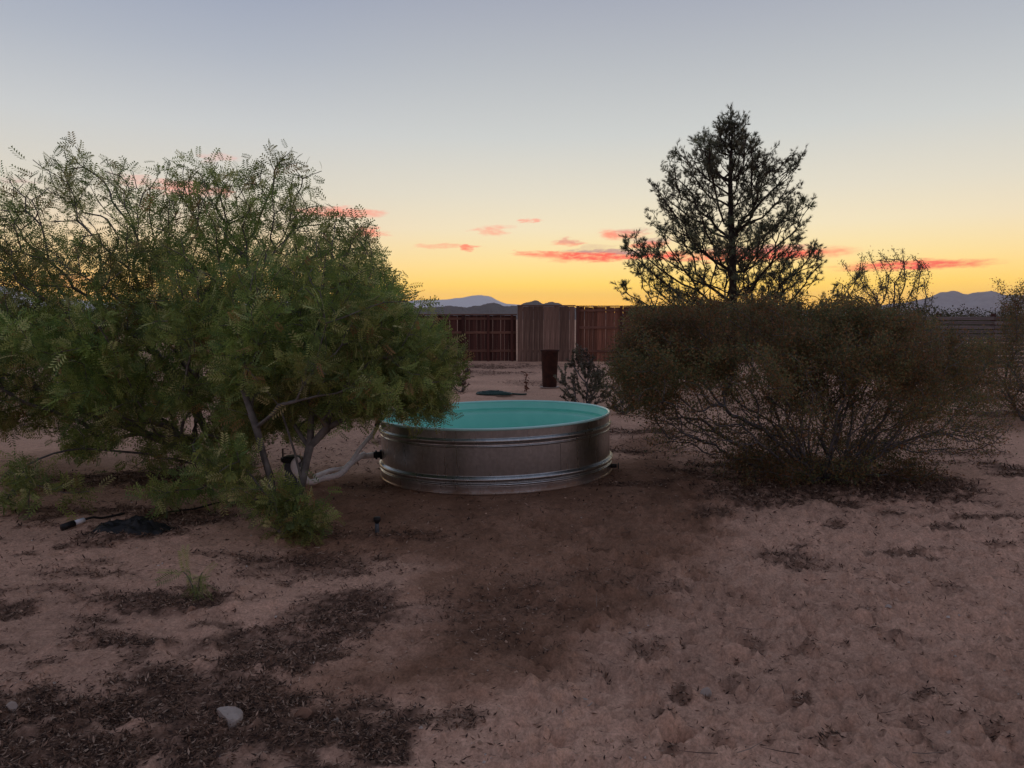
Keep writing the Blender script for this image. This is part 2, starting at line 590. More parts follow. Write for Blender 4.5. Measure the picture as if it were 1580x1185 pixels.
DAMP = [gp(*p) for p in [(500, 716), (600, 735), (940, 720), (965, 665), (1010, 650), (1075, 720), (1120, 800), (1085, 870), (1080, 930), (980, 975),
                         (910, 1000), (880, 1075), (760, 1085), (600, 1090), (500, 1080), (520, 1030), (620, 950), (640, 890), (560, 870),
                         (480, 860), (440, 800)]]
wob = (fbm(GX, GY, 2.2, 4, 41) - .5)
sd = polydist(GX[near], GY[near], DAMP)
damp = np.zeros_like(GX)
damp[near] = np.clip((sd + wob[near] * .8 + .14) / .36, 0, 1) * (.72 + .56 * (fbm(GX[near] * 1.5, GY[near], 3.2, 4, 43) - .25).clip(0, .5))
LITTER_SHADE = [(60, 1150, 220, 60, 1), (330, 1068, 150, 50, 1), (440, 1005, 105, 42, 1), (530, 945, 75, 34, 1), (380, 1130, 240, 60, 1), (-40, 1110, 160, 50, 1),
       (590, 1165, 45, 26, 1), (262, 929, 110, 15, 1), (200, 992, 52, 7, .9), (210, 1020, 18, 26, .6), (16, 947, 32, 13, 1),
       (150, 868, 34, 5, .6), (110, 887, 60, 6, .5), (320, 722, 66, 14, 1), (190, 742, 130, 12, .9), (90, 756, 60, 8, .7),  # one dark ellipse here paints the shade in the hollow under the left tree
       (130, 790, 110, 7, .7), (290, 800, 90, 12, .9), (205, 826, 75, 14, 1), (480, 870, 120, 22, .7), (600, 828, 110, 7, .5), (660, 660, 1, 1, 0),
       (1255, 738, 175, 30, 1), (1400, 752, 90, 20, 1), (1160, 770, 60, 16, 1), (1105, 796, 48, 10, .9), (1215, 862, 58, 16, .9), (1240, 845, 30, 10, .9),
       (1285, 815, 26, 7, .9), (1305, 780, 24, 9, 1), (1390, 856, 66, 6, .9), (1372, 795, 32, 6, .8), (1455, 820, 34, 7, .9),
       (1520, 800, 60, 7, .9), (1545, 846, 30, 7, .9), (1570, 730, 40, 16, .9), (1280, 876, 60, 5, .4), (1000, 915, 60, 14, .5), (1480, 700, 60, 7, .4),
       (1240, 1008, 42, 10, .6), (1050, 1078, 26, 12, .9), (1035, 1110, 30, 12, .9), (937, 1052, 12, 8, .9), (972, 1145, 12, 10, .7),
       (1165, 1003, 26, 16, .7), (1130, 1060, 34, 12, .7), (1235, 1090, 22, 9, .9), (1320, 1065, 26, 9, .9), (1430, 1070, 28, 9, .9), (1110, 1155, 16, 10, .9),
       (1405, 1120, 28, 10, .8), (1440, 1150, 40, 12, .8), (1270, 1160, 34, 14, .7), (1340, 950, 40, 7, .6), (1400, 990, 36, 8, .7), (1230, 950, 24, 7, .7),
       (1460, 910, 40, 8, .5), (1540, 1130, 30, 10, .6), (1000, 1010, 40, 12, .5), (690, 1120, 50, 16, .6), (760, 940, 120, 26, .35), (740, 980, 90, 20, .35),
       (800, 1010, 70, 12, .3), (880, 900, 120, 16, .25), (720, 565, 120, 3, .8), (760, 575, 60, 3, .5), (1450, 610, 90, 6, .8), (1540, 640, 60, 6, .7)]
for k in range(36):
    LITTER_SHADE.append((fr.uniform(880, 1640), fr.uniform(850, 1180), fr.uniform(4, 16), fr.uniform(2, 5), fr.uniform(.35, .8)))
for k in range(40):
    LITTER_SHADE.append((fr.uniform(-40, 480), fr.uniform(760, 1060), fr.uniform(14, 50), fr.uniform(2, 6), fr.uniform(.3, .8)))
for k in range(50):
    LITTER_SHADE.append((fr.uniform(-100, 1700), fr.uniform(570, 760), fr.uniform(20, 70), fr.uniform(2, 5), fr.uniform(.3, .8)))
litter_shade_m = np.zeros_like(GX)
wob2 = fbm(GX, GY, 7, 4, 51); wob3 = fbm(GX, GY * 2.2, 1.9, 3, 52)
LITTER_SHADE = [(l[0], l[1], l[2] * .70, l[3] * .75, l[4] * .8) if (l[0] > 880 and l[1] > 770) else l for l in LITTER_SHADE]
ells = [(*ell(*l[:4]), l[4]) for l in LITTER_SHADE]
for ex, ey, rx, ry, s in ells:
    if s == 0: continue
    i0, i1 = np.searchsorted(xs, (ex - 2 * rx, ex + 2 * rx)); j0, j1 = np.searchsorted(ys, (ey - 2 * ry, ey + 2 * ry))
    sl = (slice(j0, j1), slice(i0, i1))
    q = np.sqrt(((GX[sl] - ex) / rx) ** 2 + ((GY[sl] - ey) / ry) ** 2)
    v = np.clip((1.15 - q + (wob2[sl] - .5) * 1.5 + (wob3[sl] - .5) * .9) / .35, 0, 1) * s
    litter_shade_m[sl] = np.maximum(litter_shade_m[sl], v)
tone = fbm(GX, GY, .8, 4, 61)[..., None]
colr = np.array([.57, .352, .250]) * (.70 + .55 * tone)
colr = colr * (1 - damp[..., None] * .57) * np.where(True, 1, 1)
colr = colr * (1 - damp[..., None] * np.array([0, .12, .22]))
duff = np.array([.085, .050, .036])
speck = np.clip(fbm(GX, GY, 30, 2, 71) * 2.0 - .1, .5, 1)
L3 = (litter_shade_m * speck)[..., None]
colr = colr * (1 - L3 * .88) + duff * L3 * .88
nx, ny = len(xs), len(ys)
idx = np.arange(nx * ny).reshape(ny, nx)
fc = np.stack([idx[:-1, :-1], idx[:-1, 1:], idx[1:, 1:], idx[1:, :-1]], -1).reshape(-1, 4)
V = np.stack([GX, GY, H], -1).reshape(-1, 3)
g = link('ground', mesh_np('ground', V, fc, 4, True, colr.reshape(-1, 3)), M['sand'])
tag(g, kind='structure')


def gz(x, y):
    x = np.asarray(x, float); y = np.asarray(y, float)
    i = np.clip(np.searchsorted(xs, x) - 1, 0, nx - 2); j = np.clip(np.searchsorted(ys, y) - 1, 0, ny - 2)
    u = (x - xs[i]) / (xs[i + 1] - xs[i]); v = (y - ys[j]) / (ys[j + 1] - ys[j])
    return (H[j, i] * (1 - u) + H[j, i + 1] * u) * (1 - v) + (H[j + 1, i] * (1 - u) + H[j + 1, i + 1] * u) * v


def onground(px, py):
    x, y = gp(px, py)
    return Vector((x, y, float(gz(x, y))))


# ------------------------------------------------------------------ mountains
def ridge(name, D, pts, c1, c2, snow=None, seed=0, depth=.28):
    P = np.array(pts, float)
    n = 420
    px = np.linspace(P[0, 0], P[-1, 0], n)
    py = np.interp(px, P[:, 0], P[:, 1])
    rr = np.arange(n)
    rough = (fbm(rr / 9.0, rr * 0 + seed, 1, 5, seed, .55) - .5)
    hgt = np.maximum((HOR - py) / F * D, 0) * (1 + rough * .22)
    az = (px - CX) / F
    rows = 46
    VV = []
    for j in range(rows):
        s = j / (rows - 1)           # 0 foot, .5 ridge, 1 back foot
        d = D * (1 - depth * .5 + depth * s)
        prof = 1 - abs(2 * s - 1) ** 1.25
        er = fbm(rr / 14.0, rr * 0 + s * 5, 1.6, 5, seed + 3, .6) - .5
        z = hgt * prof * (1 + er * 1.1 * (1 - prof) ** .5 * (prof > 0))
        z = np.where(prof <= .01, -4, z)
        VV.append(np.stack([az * d, np.full(n, d), z], -1))
    VV = np.array(VV).reshape(-1, 3)
    ix = np.arange(n * rows).reshape(rows, n)
    f_ = np.stack([ix[:-1, :-1], ix[:-1, 1:], ix[1:, 1:], ix[1:, :-1]], -1).reshape(-1, 4)
    m, t, b = mat(name + '_rock', c1, .95, 0, .05)
    nf = nnoise(t, 9.0 / D * 10, 6, .65, 'Object')
    col = mixc(t, maprange(t, nf, .35, .65), c1, c2)
    if snow:
        geo = t.nodes.new('ShaderNodeNewGeometry'); sp = t.nodes.new('ShaderNodeSeparateXYZ')
        t.links.new(geo.outputs['Position'], sp.inputs[0])
        hh = math_(t, 'ADD', sp.outputs[2], math_(t, 'MULTIPLY', math_(t, 'SUBTRACT', nf, .5), snow * 1.6))
        col = mixc(t, maprange(t, hh, snow * .05, snow * .5), col, (.86, .86, .88))
    t.links.new(col, b.inputs['Base Color'])
    o = link('mountains', mesh_np(name, VV, f_, 4, True), m)
    tag(o, kind='structure')
    return o


ridge('far_range', 24000, [(-1400, 486), (-500, 470), (-200, 452), (-60, 446), (10, 441), (30, 447), (60, 458), (140, 464), (300, 468), (450, 466), (600, 467), (640, 463), (675, 464), (700, 461),
                           (722, 456), (741, 453), (757, 455), (768, 461), (782, 467), (800, 469), (830, 473), (880, 481), (950, 487)],
      (.46, .43, .44), (.56, .53, .54), snow=560, seed=3)
ridge('dark_hill', 8000, [(480, 486), (560, 479), (640, 475), (690, 472), (720, 474), (742, 471), (752, 467), (762, 466), (772, 469), (786, 474), (798, 472),
                          (812, 467), (825, 464), (838, 467), (850, 465), (862, 467), (872, 472), (900, 478), (960, 484), (1100, 489)],
      (.085, .07, .07), (.12, .10, .09), seed=9)
ridge('right_range', 19000, [(1180, 489), (1300, 476), (1360, 470), (1400, 467), (1425, 461), (1445, 454), (1475, 450), (1490, 453), (1505, 448), (1522, 449),
                             (1540, 453), (1570, 455), (1650, 452), (1800, 460), (2200, 470), (2800, 486)],
      (.30, .27, .29), (.38, .35, .36), seed=17)

# haze: one even volume round camera and scene
bm = bmesh.new()
bx(bm, (0, 13500, HAZE_TOP / 2 - .5), (78000, 31000, HAZE_TOP + 1))
hz = bpy.data.materials.new('haze_air'); hz.use_nodes = True
t = hz.node_tree; t.nodes.clear()
pv = t.nodes.new('ShaderNodeVolumePrincipled'); mo = t.nodes.new('ShaderNodeOutputMaterial')
pv.inputs['Color'].default_value = (.92, .95, 1.0, 1); pv.inputs['Density'].default_value = HAZE_D; pv.inputs['Anisotropy'].default_value = 0.0
t.links.new(pv.outputs[0], mo.inputs['Volume'])
tag(bm_obj('haze', bm, hz), kind='stuff')


# ------------------------------------------------------------------ plants: skeleton growth
def crown_points(poly, n, Dc, T_, nclump, rng, sig=.2, out=18):
    poly = np.array(poly, float)
    lo, hi = poly.min(0), poly.max(0)
    c = rng.uniform(lo, hi, (nclump * 8, 2))
    s = polydist(c[:, 0], c[:, 1], poly)
    c, s = c[s > 0][:nclump], s[s > 0][:nclump]
    smax = np.percentile(s, 92)
    dep = Dc + T_ * np.sqrt(np.clip(s / smax, 0.03, 1)) * rng.uniform(-1, 1, len(c))
    C = np.array([at(a[0], a[1], d) for a, d in zip(c, dep)])
    k = rng.integers(0, len(C), n)
    P = C[k] + rng.normal(0, 1, (n, 3)) * sig * np.array([1, 1, .8])
    # keep to the outline
    d = P - np.array([0, 0, CAMH])
    cp, sp_ = math.cos(PITCH), math.sin(PITCH)
    zc = d[:, 1] * cp - d[:, 2] * sp_
    uc = d[:, 1] * sp_ + d[:, 2] * cp
    px, py = CX + F * d[:, 0] / zc, CY - F * uc / zc
    q = polydist(px, py, poly)
    keep = (q > -rng.uniform(0, 1, n) ** 2 * out) & (P[:, 2] > .06)
    return P[keep]


def grow(stems, pts, bf=.4):
    """stems: list of polylines (first shares the root). returns pos, parent"""
    pos, par, pl = [], [], []
    for st in stems:
        prev = -1
        if pos:
            d = [np.linalg.norm(np.array(st[0]) - q) for q in pos]; prev = int(np.argmin(d)); st = st[1:]
        for p in st:
            p = np.array(p, float)
            par.append(prev); pl.append(0 if prev < 0 else pl[prev] + np.linalg.norm(p - pos[prev])); pos.append(p)
            prev = len(pos) - 1
    n0 = len(pos); N = len(pts)
    POS = np.zeros((n0 + N, 3)); POS[:n0] = pos
    PL = np.zeros(n0 + N); PL[:n0] = pl
    PAR = np.full(n0 + N, -1); PAR[:n0] = par
    best = np.full(N, 1e9); who = np.zeros(N, int)
    for i in range(n0):
        c = np.linalg.norm(pts - POS[i], axis=1) + bf * PL[i]
        b_ = c < best; best[b_] = c[b_]; who[b_] = i
    cnt = n0
    alive = np.ones(N, bool)
    for _ in range(N):
        j = int(np.argmin(best))
        POS[cnt] = pts[j]; PAR[cnt] = who[j]
        PL[cnt] = PL[who[j]] + np.linalg.norm(pts[j] - POS[who[j]])
        alive[j] = False; best[j] = 1e12
        c = np.linalg.norm(pts - pts[j], axis=1) + bf * PL[cnt]
        b_ = alive & (c < best); best[b_] = c[b_]; who[b_] = cnt
        cnt += 1
    return POS, PAR, n0


def subdivide(POS, PAR, n0, rng, maxlen=.18, jit=.07):
    P = list(POS); Q = list(PAR)
    for i in range(n0, len(PAR)):
        p = PAR[i]
        L = np.linalg.norm(POS[i] - POS[p])
        k = int(L / maxlen)
        if k < 1: continue
        prev = p
        for s in range(1, k + 1):
            f = s / (k + 1)
            q = POS[p] * (1 - f) + POS[i] * f + rng.normal(0, 1, 3) * L * jit * .5 + np.array([0, 0, math.sin(f * math.pi) * L * .05])
            P.append(q); Q.append(prev); prev = len(P) - 1
        Q[i] = prev
    P, Q = np.array(P), np.array(Q)
    # reorder so that parents come first
    kids = [[] for _ in Q]
    for i, q in enumerate(Q):
        if q >= 0: kids[q].append(i)
    order = []; st = [i for i, q in enumerate(Q) if q < 0]
    while st:
        a = st.pop(); order.append(a); st.extend(kids[a])
    inv = np.zeros(len(Q), int); inv[order] = np.arange(len(order))
    P2 = P[order]; Q2 = np.array([-1 if Q[o] < 0 else inv[Q[o]] for o in order])
    fixed = np.array([o < n0 for o in order])
    return P2, Q2, fixed


def finish(P, Q, fixed, it=2, r_tip=.0028, pw=.47, rmax=.06):
    n = len(Q)
    for _ in range(it):
        S = np.zeros_like(P); c = np.zeros(n)
        for i in range(n):
            if Q[i] >= 0:
                S[Q[i]] += P[i]; c[Q[i]] += 1
        mv = (c > 0) & (Q >= 0) & ~fixed
        newP = P.copy()
        newP[mv] = .5 * P[mv] + .25 * P[Q[mv]] + .25 * S[mv] / c[mv][:, None]
        P = newP
    cnt = np.zeros(n)
    for i in range(n - 1, -1, -1):
        if cnt[i] == 0: cnt[i] = 1
        if Q[i] >= 0: cnt[Q[i]] += cnt[i]
    rad = np.minimum(r_tip * cnt ** pw, rmax)
    return P, cnt, rad


def frames(D):
    ref = np.where(np.abs(D[:, 2:3]) > .95, np.array([[1., 0, 0]]), np.array([[0, 0, 1.]]))
    U = np.cross(D, ref); U /= np.linalg.norm(U, axis=1)[:, None] + 1e-9
    Vv = np.cross(D, U)
    return U, Vv


def branch_mesh(name, P, Q, cnt, rad, sides=5):
    n = len(Q)
    D = np.zeros((n, 3)); ok = Q >= 0
    D[ok] = P[ok] - P[Q[ok]]
    main = np.full(n, -1); bestc = np.zeros(n)
    for i in range(n):
        q = Q[i]
        if q >= 0 and cnt[i] > bestc[q]: bestc[q] = cnt[i]; main[q] = i
    for i in range(n):
        if Q[i] < 0 and main[i] >= 0: D[i] = P[main[i]] - P[i]
    D /= np.linalg.norm(D, axis=1)[:, None] + 1e-9
    e = np.where(ok)[0]; q = Q[e]
    ismain = main[q] == e
    DA = np.where(ismain[:, None], D[q], D[e]); rA = np.where(ismain, rad[q], np.minimum(rad[q], rad[e] * 1.25))
    ang = np.arange(sides) * 2 * math.pi / sides
    ca, sa = np.cos(ang)[None, :, None], np.sin(ang)[None, :, None]
    U, Vv = frames(DA); A = P[q][:, None] + (U[:, None] * ca + Vv[:, None] * sa) * rA[:, None, None]
    U, Vv = frames(D[e]); B = P[e][:, None] + (U[:, None] * ca + Vv[:, None] * sa) * rad[e][:, None, None]
    VV = np.concatenate([A, B], 1).reshape(-1, 3)
    base = np.arange(len(e))[:, None] * 2 * sides
    k = np.arange(sides)
    f_ = np.stack([base + k, base + (k + 1) % sides, base + sides + (k + 1) % sides, base + sides + k], -1).reshape(-1, 4)
    return mesh_np(name, VV, f_, 4, True)


def stamp(tv, tf, pos, Xd, roll, scale, cols, name, tcol=None):
    """copies of a small leaf template (x along the leaf) at many places, as one mesh"""
    n = len(pos)
    Xd = Xd / (np.linalg.norm(Xd, axis=1)[:, None] + 1e-9)
    U, Vv = frames(Xd)
    c, s = np.cos(roll)[:, None], np.sin(roll)[:, None]
    Y = U * c + Vv * s; Z = -U * s + Vv * c
    VV = pos[:, None] + scale[:, None, None] * (Xd[:, None] * tv[None, :, 0:1] + Y[:, None] * tv[None, :, 1:2] + Z[:, None] * tv[None, :, 2:3])
    VV = VV.reshape(-1, 3)
    k = len(tv)
    f_ = (np.arange(n)[:, None, None] * k + tf[None]).reshape(-1, tf.shape[1])
    cc = np.repeat(cols, k, 0)
    return mesh_np(name, VV, f_, tf.shape[1], False, cc)


def pinnate(pairs=10, ll=.26, lw=.075, bend=.22):
    v, f_ = [], []
    def add(a, b_, c):
        n = len(v); v.extend([a, b_, c]); f_.append((n, n + 1, n + 2))
    zz = lambda x: -bend * x * x
    add((0, -.008, 0), (0, .008, 0), (.5, 0, zz(.5))); add((.5, -.006, zz(.5)), (.5, .006, zz(.5)), (1, 0, zz(1)))
    for i in range(pairs):
        x = .14 + .84 * i / (pairs - 1)
        l = ll * (1 - .45 * abs(i / (pairs - 1) - .4))
        for s in (-1, 1):
            tip = (x + l * .55, s * l, zz(x) - l * .18)
            add((x - lw * .1, s * .006, zz(x)), (x + lw * 1.0, s * l * .45, zz(x) - .02), tip)
    return np.array(v), np.array(f_)


DIAM = (np.array([(0, 0, 0), (.5, -.2, .04), (1, 0, 0), (.5, .2, .04)]), np.array([(0, 1, 2, 3)]))


def leaves_on(P, Q, cnt, maxc, per, rng, weight=None, off_=0.0):
    e = np.where((Q >= 0) & (cnt <= maxc))[0]
    w = np.ones(len(e)) if weight is None else weight(P[e])
    w = w * (np.linalg.norm(P[e] - P[Q[e]], axis=1) + .02)
    k = rng.choice(len(e), int(per), p=w / w.sum())
    i = e[k]
    f = rng.uniform(0, 1, len(i))[:, None]
    pos = P[Q[i]] * (1 - f) + P[i] * f + rng.normal(0, 1, (len(i), 3)) * off_
    d = P[i] - P[Q[i]]; d /= np.linalg.norm(d, axis=1)[:, None] + 1e-9
    return pos, d


def tints(n, palette, rng, var=.25):
    pal = np.array([p[0] for p in palette]); w = np.array([p[1] for p in palette], float)
    k = rng.choice(len(pal), n, p=w / w.sum())
    return pal[k] * (1 + rng.uniform(-var, var, (n, 1)))


def plant(name, label, cat, root, stems, poly, D, T_, n, nclump, rng, sig, bf, leaf, nleaf, scale, palette, barkm, leafm,
          maxc=3, droop=.2, spread=.9, weight=None, rmax=.06, r_tip=.0028, extra=None, trunk_name='trunk', group=None, sides=5, maxlen=.18, jit=.07, pw=.47, up=0.0, it=2, off_=0.0):
    pts = crown_points(poly, n, D, T_, nclump, rng, sig)
    if extra is not None: pts = np.concatenate([pts, extra])
    POS, PAR, n0 = grow(stems, pts, bf)
    P, Q, fx = subdivide(POS, PAR, n0, rng, maxlen, jit)
    P, cnt, rad = finish(P, Q, fx, it, r_tip, pw, rmax)
    e = empty(name, root)
    tag(e, label, cat, group)
    off = np.array(root)
    P0 = P - off
    link(trunk_name, branch_mesh(trunk_name, P0, Q, cnt, rad, sides), barkm, e)
    pos, d = leaves_on(P0, Q, cnt, maxc, nleaf, rng, None if weight is None else (lambda q: weight(q + off)), off_)
    dirs = d * (1 - spread * .5) + rng.normal(0, 1, d.shape) * spread + np.array([0, 0, up - droop])
    tc_ = tints(len(pos), palette, rng)
    dr = fbm(pos[:, 0] + pos[:, 1] * .6 + 31, pos[:, 2] + pos[:, 1] * .5 + 17, 1.9, 3, 15)[:, None]
    tc_ = tc_ * (.45 + 1.1 * dr) * (1 + (dr - .5) * np.array([[-.5, 0, -.2]]))
    cr = link('crown', stamp(leaf[0], leaf[1], pos, dirs, rng.uniform(0, 6.28, len(pos)), rng.uniform(.7, 1.3, len(pos)) * scale,
                             tc_, 'crown'), leafm, e)
    return e


PIN = pinnate(6, .34, .17, .3)
GREEN = [((.25, .315, .085), 5), ((.34, .38, .11), 3), ((.52, .51, .22), 1.6), ((.17, .245, .085), 4), ((.38, .24, .10), .6)]
# large mesquite behind, fan of grey stems
rng = np.random.default_rng(21)
rA = onground(352, 738)
A0 = np.array(rA)
stA = [[A0, A0 + (-.10, .02, .25), A0 + (-.28, .05, .6), A0 + (-.55, .1, 1.0), A0 + (-.9, .2, 1.45)],
       [A0, A0 + (.08, .1, .3), A0 + (.15, .2, .7), A0 + (.3, .3, 1.2), A0 + (.5, .3, 1.8)],
       [A0, A0 + (-.3, -.1, .28), A0 + (-.75, -.2, .5), A0 + (-1.3, -.3, .75), A0 + (-1.8, -.3, 1.0)],
       [A0, A0 + (-.02, .2, .35), A0 + (-.1, .3, .9), A0 + (-.2, .4, 1.5)],
       [A0, A0 + (.2, -.1, .3), A0 + (.5, -.2, .65), A0 + (.8, -.2, 1.1)],
       [A0, A0 + (-.2, -.25, .2), A0 + (-.6, -.5, .35), A0 + (-1.0, -.8, .45)]]
polyA = [(-260, 520), (-240, 380), (-120, 300), (0, 296), (22, 262), (60, 242), (90, 240), (125, 228), (160, 246), (190, 268), (235, 268), (285, 250),
         (335, 266), (355, 258), (400, 262), (430, 230), (470, 240), (488, 272), (490, 330), (550, 340), (590, 400), (600, 460), (610, 560), (520, 640), (440, 690),
         (330, 700), (240, 715), (150, 712), (60, 660), (-60, 690), (-200, 660)]
exA = crown_points([(-60, 700), (120, 720), (330, 720), (340, 765), (250, 790), (100, 790), (-40, 780)], 46, 6.5, .5, 10, rng, .05)
plant('mesquite_tree', 'large feathery mesquite with a fan of grey stems, its crown filling the left side', 'tree', rA, stA, polyA, 7.5, 1.5,
      3400, 300, rng, .18, .32, PIN, 32000, .108, GREEN, M['bark'], M['leaf'], maxc=4, extra=exA, weight=lambda q: np.clip(1.25 - (q[:, 2] - 1.0) * .7, .26, 1), droop=.10, spread=.8, rmax=.04, r_tip=.0036, up=.12, off_=.055)
# front mesquite
rng = np.random.default_rng(22)
rB = onground(441, 835)
B0 = np.array(rB)
b1 = at(466, 745, 5.75); b2 = at(478, 690, 5.9); b3 = at(480, 640, 6.0); b4 = at(474, 560, 6.1)
stB = [[B0, B0 + (-.02, .0, .12), at(452, 785, 5.68), b1, b2, b3, b4, at(462, 480, 6.15)],
       [b2, at(505, 660, 5.95), at(545, 640, 6.1), at(590, 625, 6.3)],
       [B0, B0 + (-.08, 0, .14), at(418, 740, 5.6), at(395, 660, 5.6), at(372, 590, 5.7)],
       [b1, at(455, 700, 5.75), at(430, 620, 5.8), at(410, 540, 5.9)]]
polyB = [(345, 620), (330, 520), (370, 400), (450, 370), (530, 345), (560, 350), (600, 410), (615, 440), (635, 470), (675, 485), (698, 530), (688, 590), (678, 630),
         (640, 632), (600, 625), (560, 640), (520, 640), (480, 650), (420, 660), (380, 680)]
ex = np.concatenate([crown_points([(395, 770), (420, 755), (480, 765), (500, 800), (480, 850), (445, 840), (405, 810)], 110, 5.6, .22, 22, rng, .06),
                     crown_points([(300, 690), (340, 670), (400, 700), (400, 750), (370, 770), (330, 770)], 34, 5.5, .3, 8, rng, .07),
                     crown_points([(610, 610), (690, 600), (690, 640), (650, 648), (615, 640)], 50, 6.6, .2, 10, rng, .05, out=4)])
plant('mesquite_tree', 'green mesquite with leafy shoots round its forked trunk, in front of the white hose', 'tree', rB, stB, polyB, 6.1, .8,
      1600, 170, rng, .15, .35, PIN, 13500, .092, GREEN, M['bark'], M['leaf'], maxc=3, droop=.22, spread=.75, rmax=.034, extra=ex, up=.05, off_=.05, weight=lambda q: np.clip(1.2 - (q[:, 2] - 1.1) * .9, .22, 1))

# big creosote bush on the right
LEAF2 = DIAM
BROWN = [((.25, .155, .07), 5), ((.19, .17, .07), 4), ((.32, .16, .07), 2.2), ((.13, .15, .075), 4)]
rng = np.random.default_rng(31)


def fan(root, n, L, rng, dmin=.25, spreadx=1.0):
    out = []
    for k in range(n):
        a = rng.uniform(0, 2 * math.pi); s = rng.uniform(.35, 1.0)
        d = np.array([math.cos(a) * s * spreadx, math.sin(a) * s * .8, rng.uniform(.35, .9)]); d /= np.linalg.norm(d)
        p = np.array(root) + np.array([math.cos(a) * spreadx, math.sin(a), 0]) * rng.uniform(.02, .36) * min(L, 1) + np.array([0, 0, rng.uniform(.0, .06)])
        st = [np.array(root), p]
        q = p.copy(); l = L * rng.uniform(.6, 1)
        for j in range(5):
            q = q + d * l / 5 + rng.normal(0, .02, 3); st.append(q.copy()); d = d + np.array([0, 0, .06]) + rng.normal(0, .08, 3); d /= np.linalg.norm(d)
        out.append(st)
    return out


rC = onground(1268, 738)
polyC = [(945, 560), (955, 520), (985, 488), (1050, 474), (1150, 470), (1250, 474), (1340, 480), (1420, 498), (1500, 535), (1550, 590), (1568, 650),
         (1530, 690), (1470, 690), (1400, 700), (1340, 715), (1180, 720), (1090, 695), (1010, 680), (975, 640), (950, 600)]
wC = lambda q: .13 + .35 * (q[:, 2] < .3) * (np.abs(q[:, 0] - rC.x) < 1.1) + np.clip((q[:, 2] - .62) / .45, 0, 1) * np.clip(fbm(q[:, 0] + 9 + q[:, 1] * .3, q[:, 2] + q[:, 1], 2.2, 3, 5) * 4.2 - 1.5, .06, 1)
exC = np.concatenate([crown_points([(960, 490), (1000, 470), (1120, 460), (1300, 464), (1420, 484), (1500, 520), (1480, 540), (1300, 482), (1050, 482), (980, 505)], 260, 7.9, 1.1, 60, rng, .05, out=12),
                      crown_points([(1080, 740), (1120, 690), (1400, 690), (1460, 745), (1420, 768), (1180, 772)], 420, 7.6, .6, 60, rng, .08),
                      crown_points([(940, 600), (1010, 590), (1090, 660), (1080, 720), (1010, 690), (960, 650)], 130, 7.8, .5, 30, rng, .09),
                      crown_points([(1400, 640), (1480, 600), (1565, 640), (1570, 690), (1500, 715), (1410, 720)], 170, 7.8, .5, 34, rng, .09)])
plant('creosote_bush', 'wide dark olive-brown creosote bush of bare grey stems right of the tank', 'bush', rC, fan(rC, 40, .95, rng, spreadx=1.7), polyC, 7.9, 1.35,
      4200, 190, rng, .16, .42, LEAF2, 200000, .028, BROWN, M['bark_creosote'], M['leaf'], maxc=8, droop=0, spread=1.2, weight=wC, rmax=.019, r_tip=.0021, extra=exC, off_=.045,
      trunk_name='stems', up=.2, maxlen=.12, jit=.24, it=1, sides=4)
rng = np.random.default_rng(32)
SP = [((.17, .14, .06), 3), ((.12, .12, .055), 3), ((.20, .15, .07), 1)]
rD = onground(1405, 640)
polyD = [(1285, 480), (1292, 425), (1330, 392), (1370, 388), (1420, 398), (1442, 440), (1420, 470), (1500, 490), (1530, 560), (1500, 600), (1400, 610), (1320, 590)]
plant('creosote_bush', 'thin creosote bush with twig sprays against the orange sky behind the wide brown bush', 'bush', rD, fan(rD, 9, 1.2, rng), polyD, 13.0, 1.0,
      800, 80, rng, .16, .5, LEAF2, 22000, .032, SP, M['bark_creosote'], M['leaf'], maxc=3, spread=1.2, rmax=.026, r_tip=.005, trunk_name='stems', up=.2, jit=.14, off_=.03)
rng = np.random.default_rng(33)
rE = onground(1590, 650)
polyE = [(1545, 500), (1552, 430), (1580, 415), (1620, 480), (1760, 480), (1800, 560), (1740, 640), (1560, 640), (1470, 600), (1480, 520), (1540, 500)]
plant('creosote_bush', 'brown-green creosote bush at the right edge, in front of the slat fence', 'bush', rE, fan(rE, 12, 1.1, rng), polyE, 12.0, 1.2,
      1000, 130, rng, .16, .5, LEAF2, 42000, .034, BROWN, M['bark_creosote'], M['leaf'], maxc=3, spread=1.2, rmax=.022, r_tip=.003, trunk_name='stems', up=.2, jit=.14, off_=.05)
# small pale shrub behind the tank
rng = np.random.default_rng(34)
SIL = [((.26, .24, .20), 3), ((.13, .14, .09), 4), ((.18, .15, .09), 2)]
rS = onground(902, 628)
polyS = [(866, 560), (872, 535), (885, 530), (905, 545), (925, 560), (935, 590), (942, 615), (920, 626), (875, 622), (862, 595)]
plant('desert_shrub', 'small silvery green shrub growing behind the right end of the tank', 'shrub', rS, fan(rS, 9, .5, rng), polyS, 14.1, .4,
      420, 40, rng, .08, .5, LEAF2, 12000, .036, SIL, M['bark_creosote'], M['leaf'], maxc=4, spread=1.2, rmax=.014, r_tip=.003, trunk_name='stems', up=.3, jit=.12)
rng = np.random.default_rng(35)
rS2 = onground(962, 640)
polyS2 = [(930, 590), (950, 575), (985, 585), (1005, 620), (1000, 645), (950, 640), (930, 620)]
plant('desert_shrub', 'sparse twiggy shrub between the right end of the tank and the wide brown bush', 'shrub', rS2, fan(rS2, 6, .4, rng), polyS2, 13.0, .4,
      220, 26, rng, .08, .5, LEAF2, 3000, .036, SP, M['bark_creosote'], M['leaf'], maxc=4, spread=1.2, rmax=.012, r_tip=.0035, trunk_name='stems', up=.2, jit=.14)
rng = np.random.default_rng(36)
rS3 = onground(712, 604)
polyS3 = [(690, 560), (705, 550), (722, 560), (728, 580), (720, 600), (695, 602)]
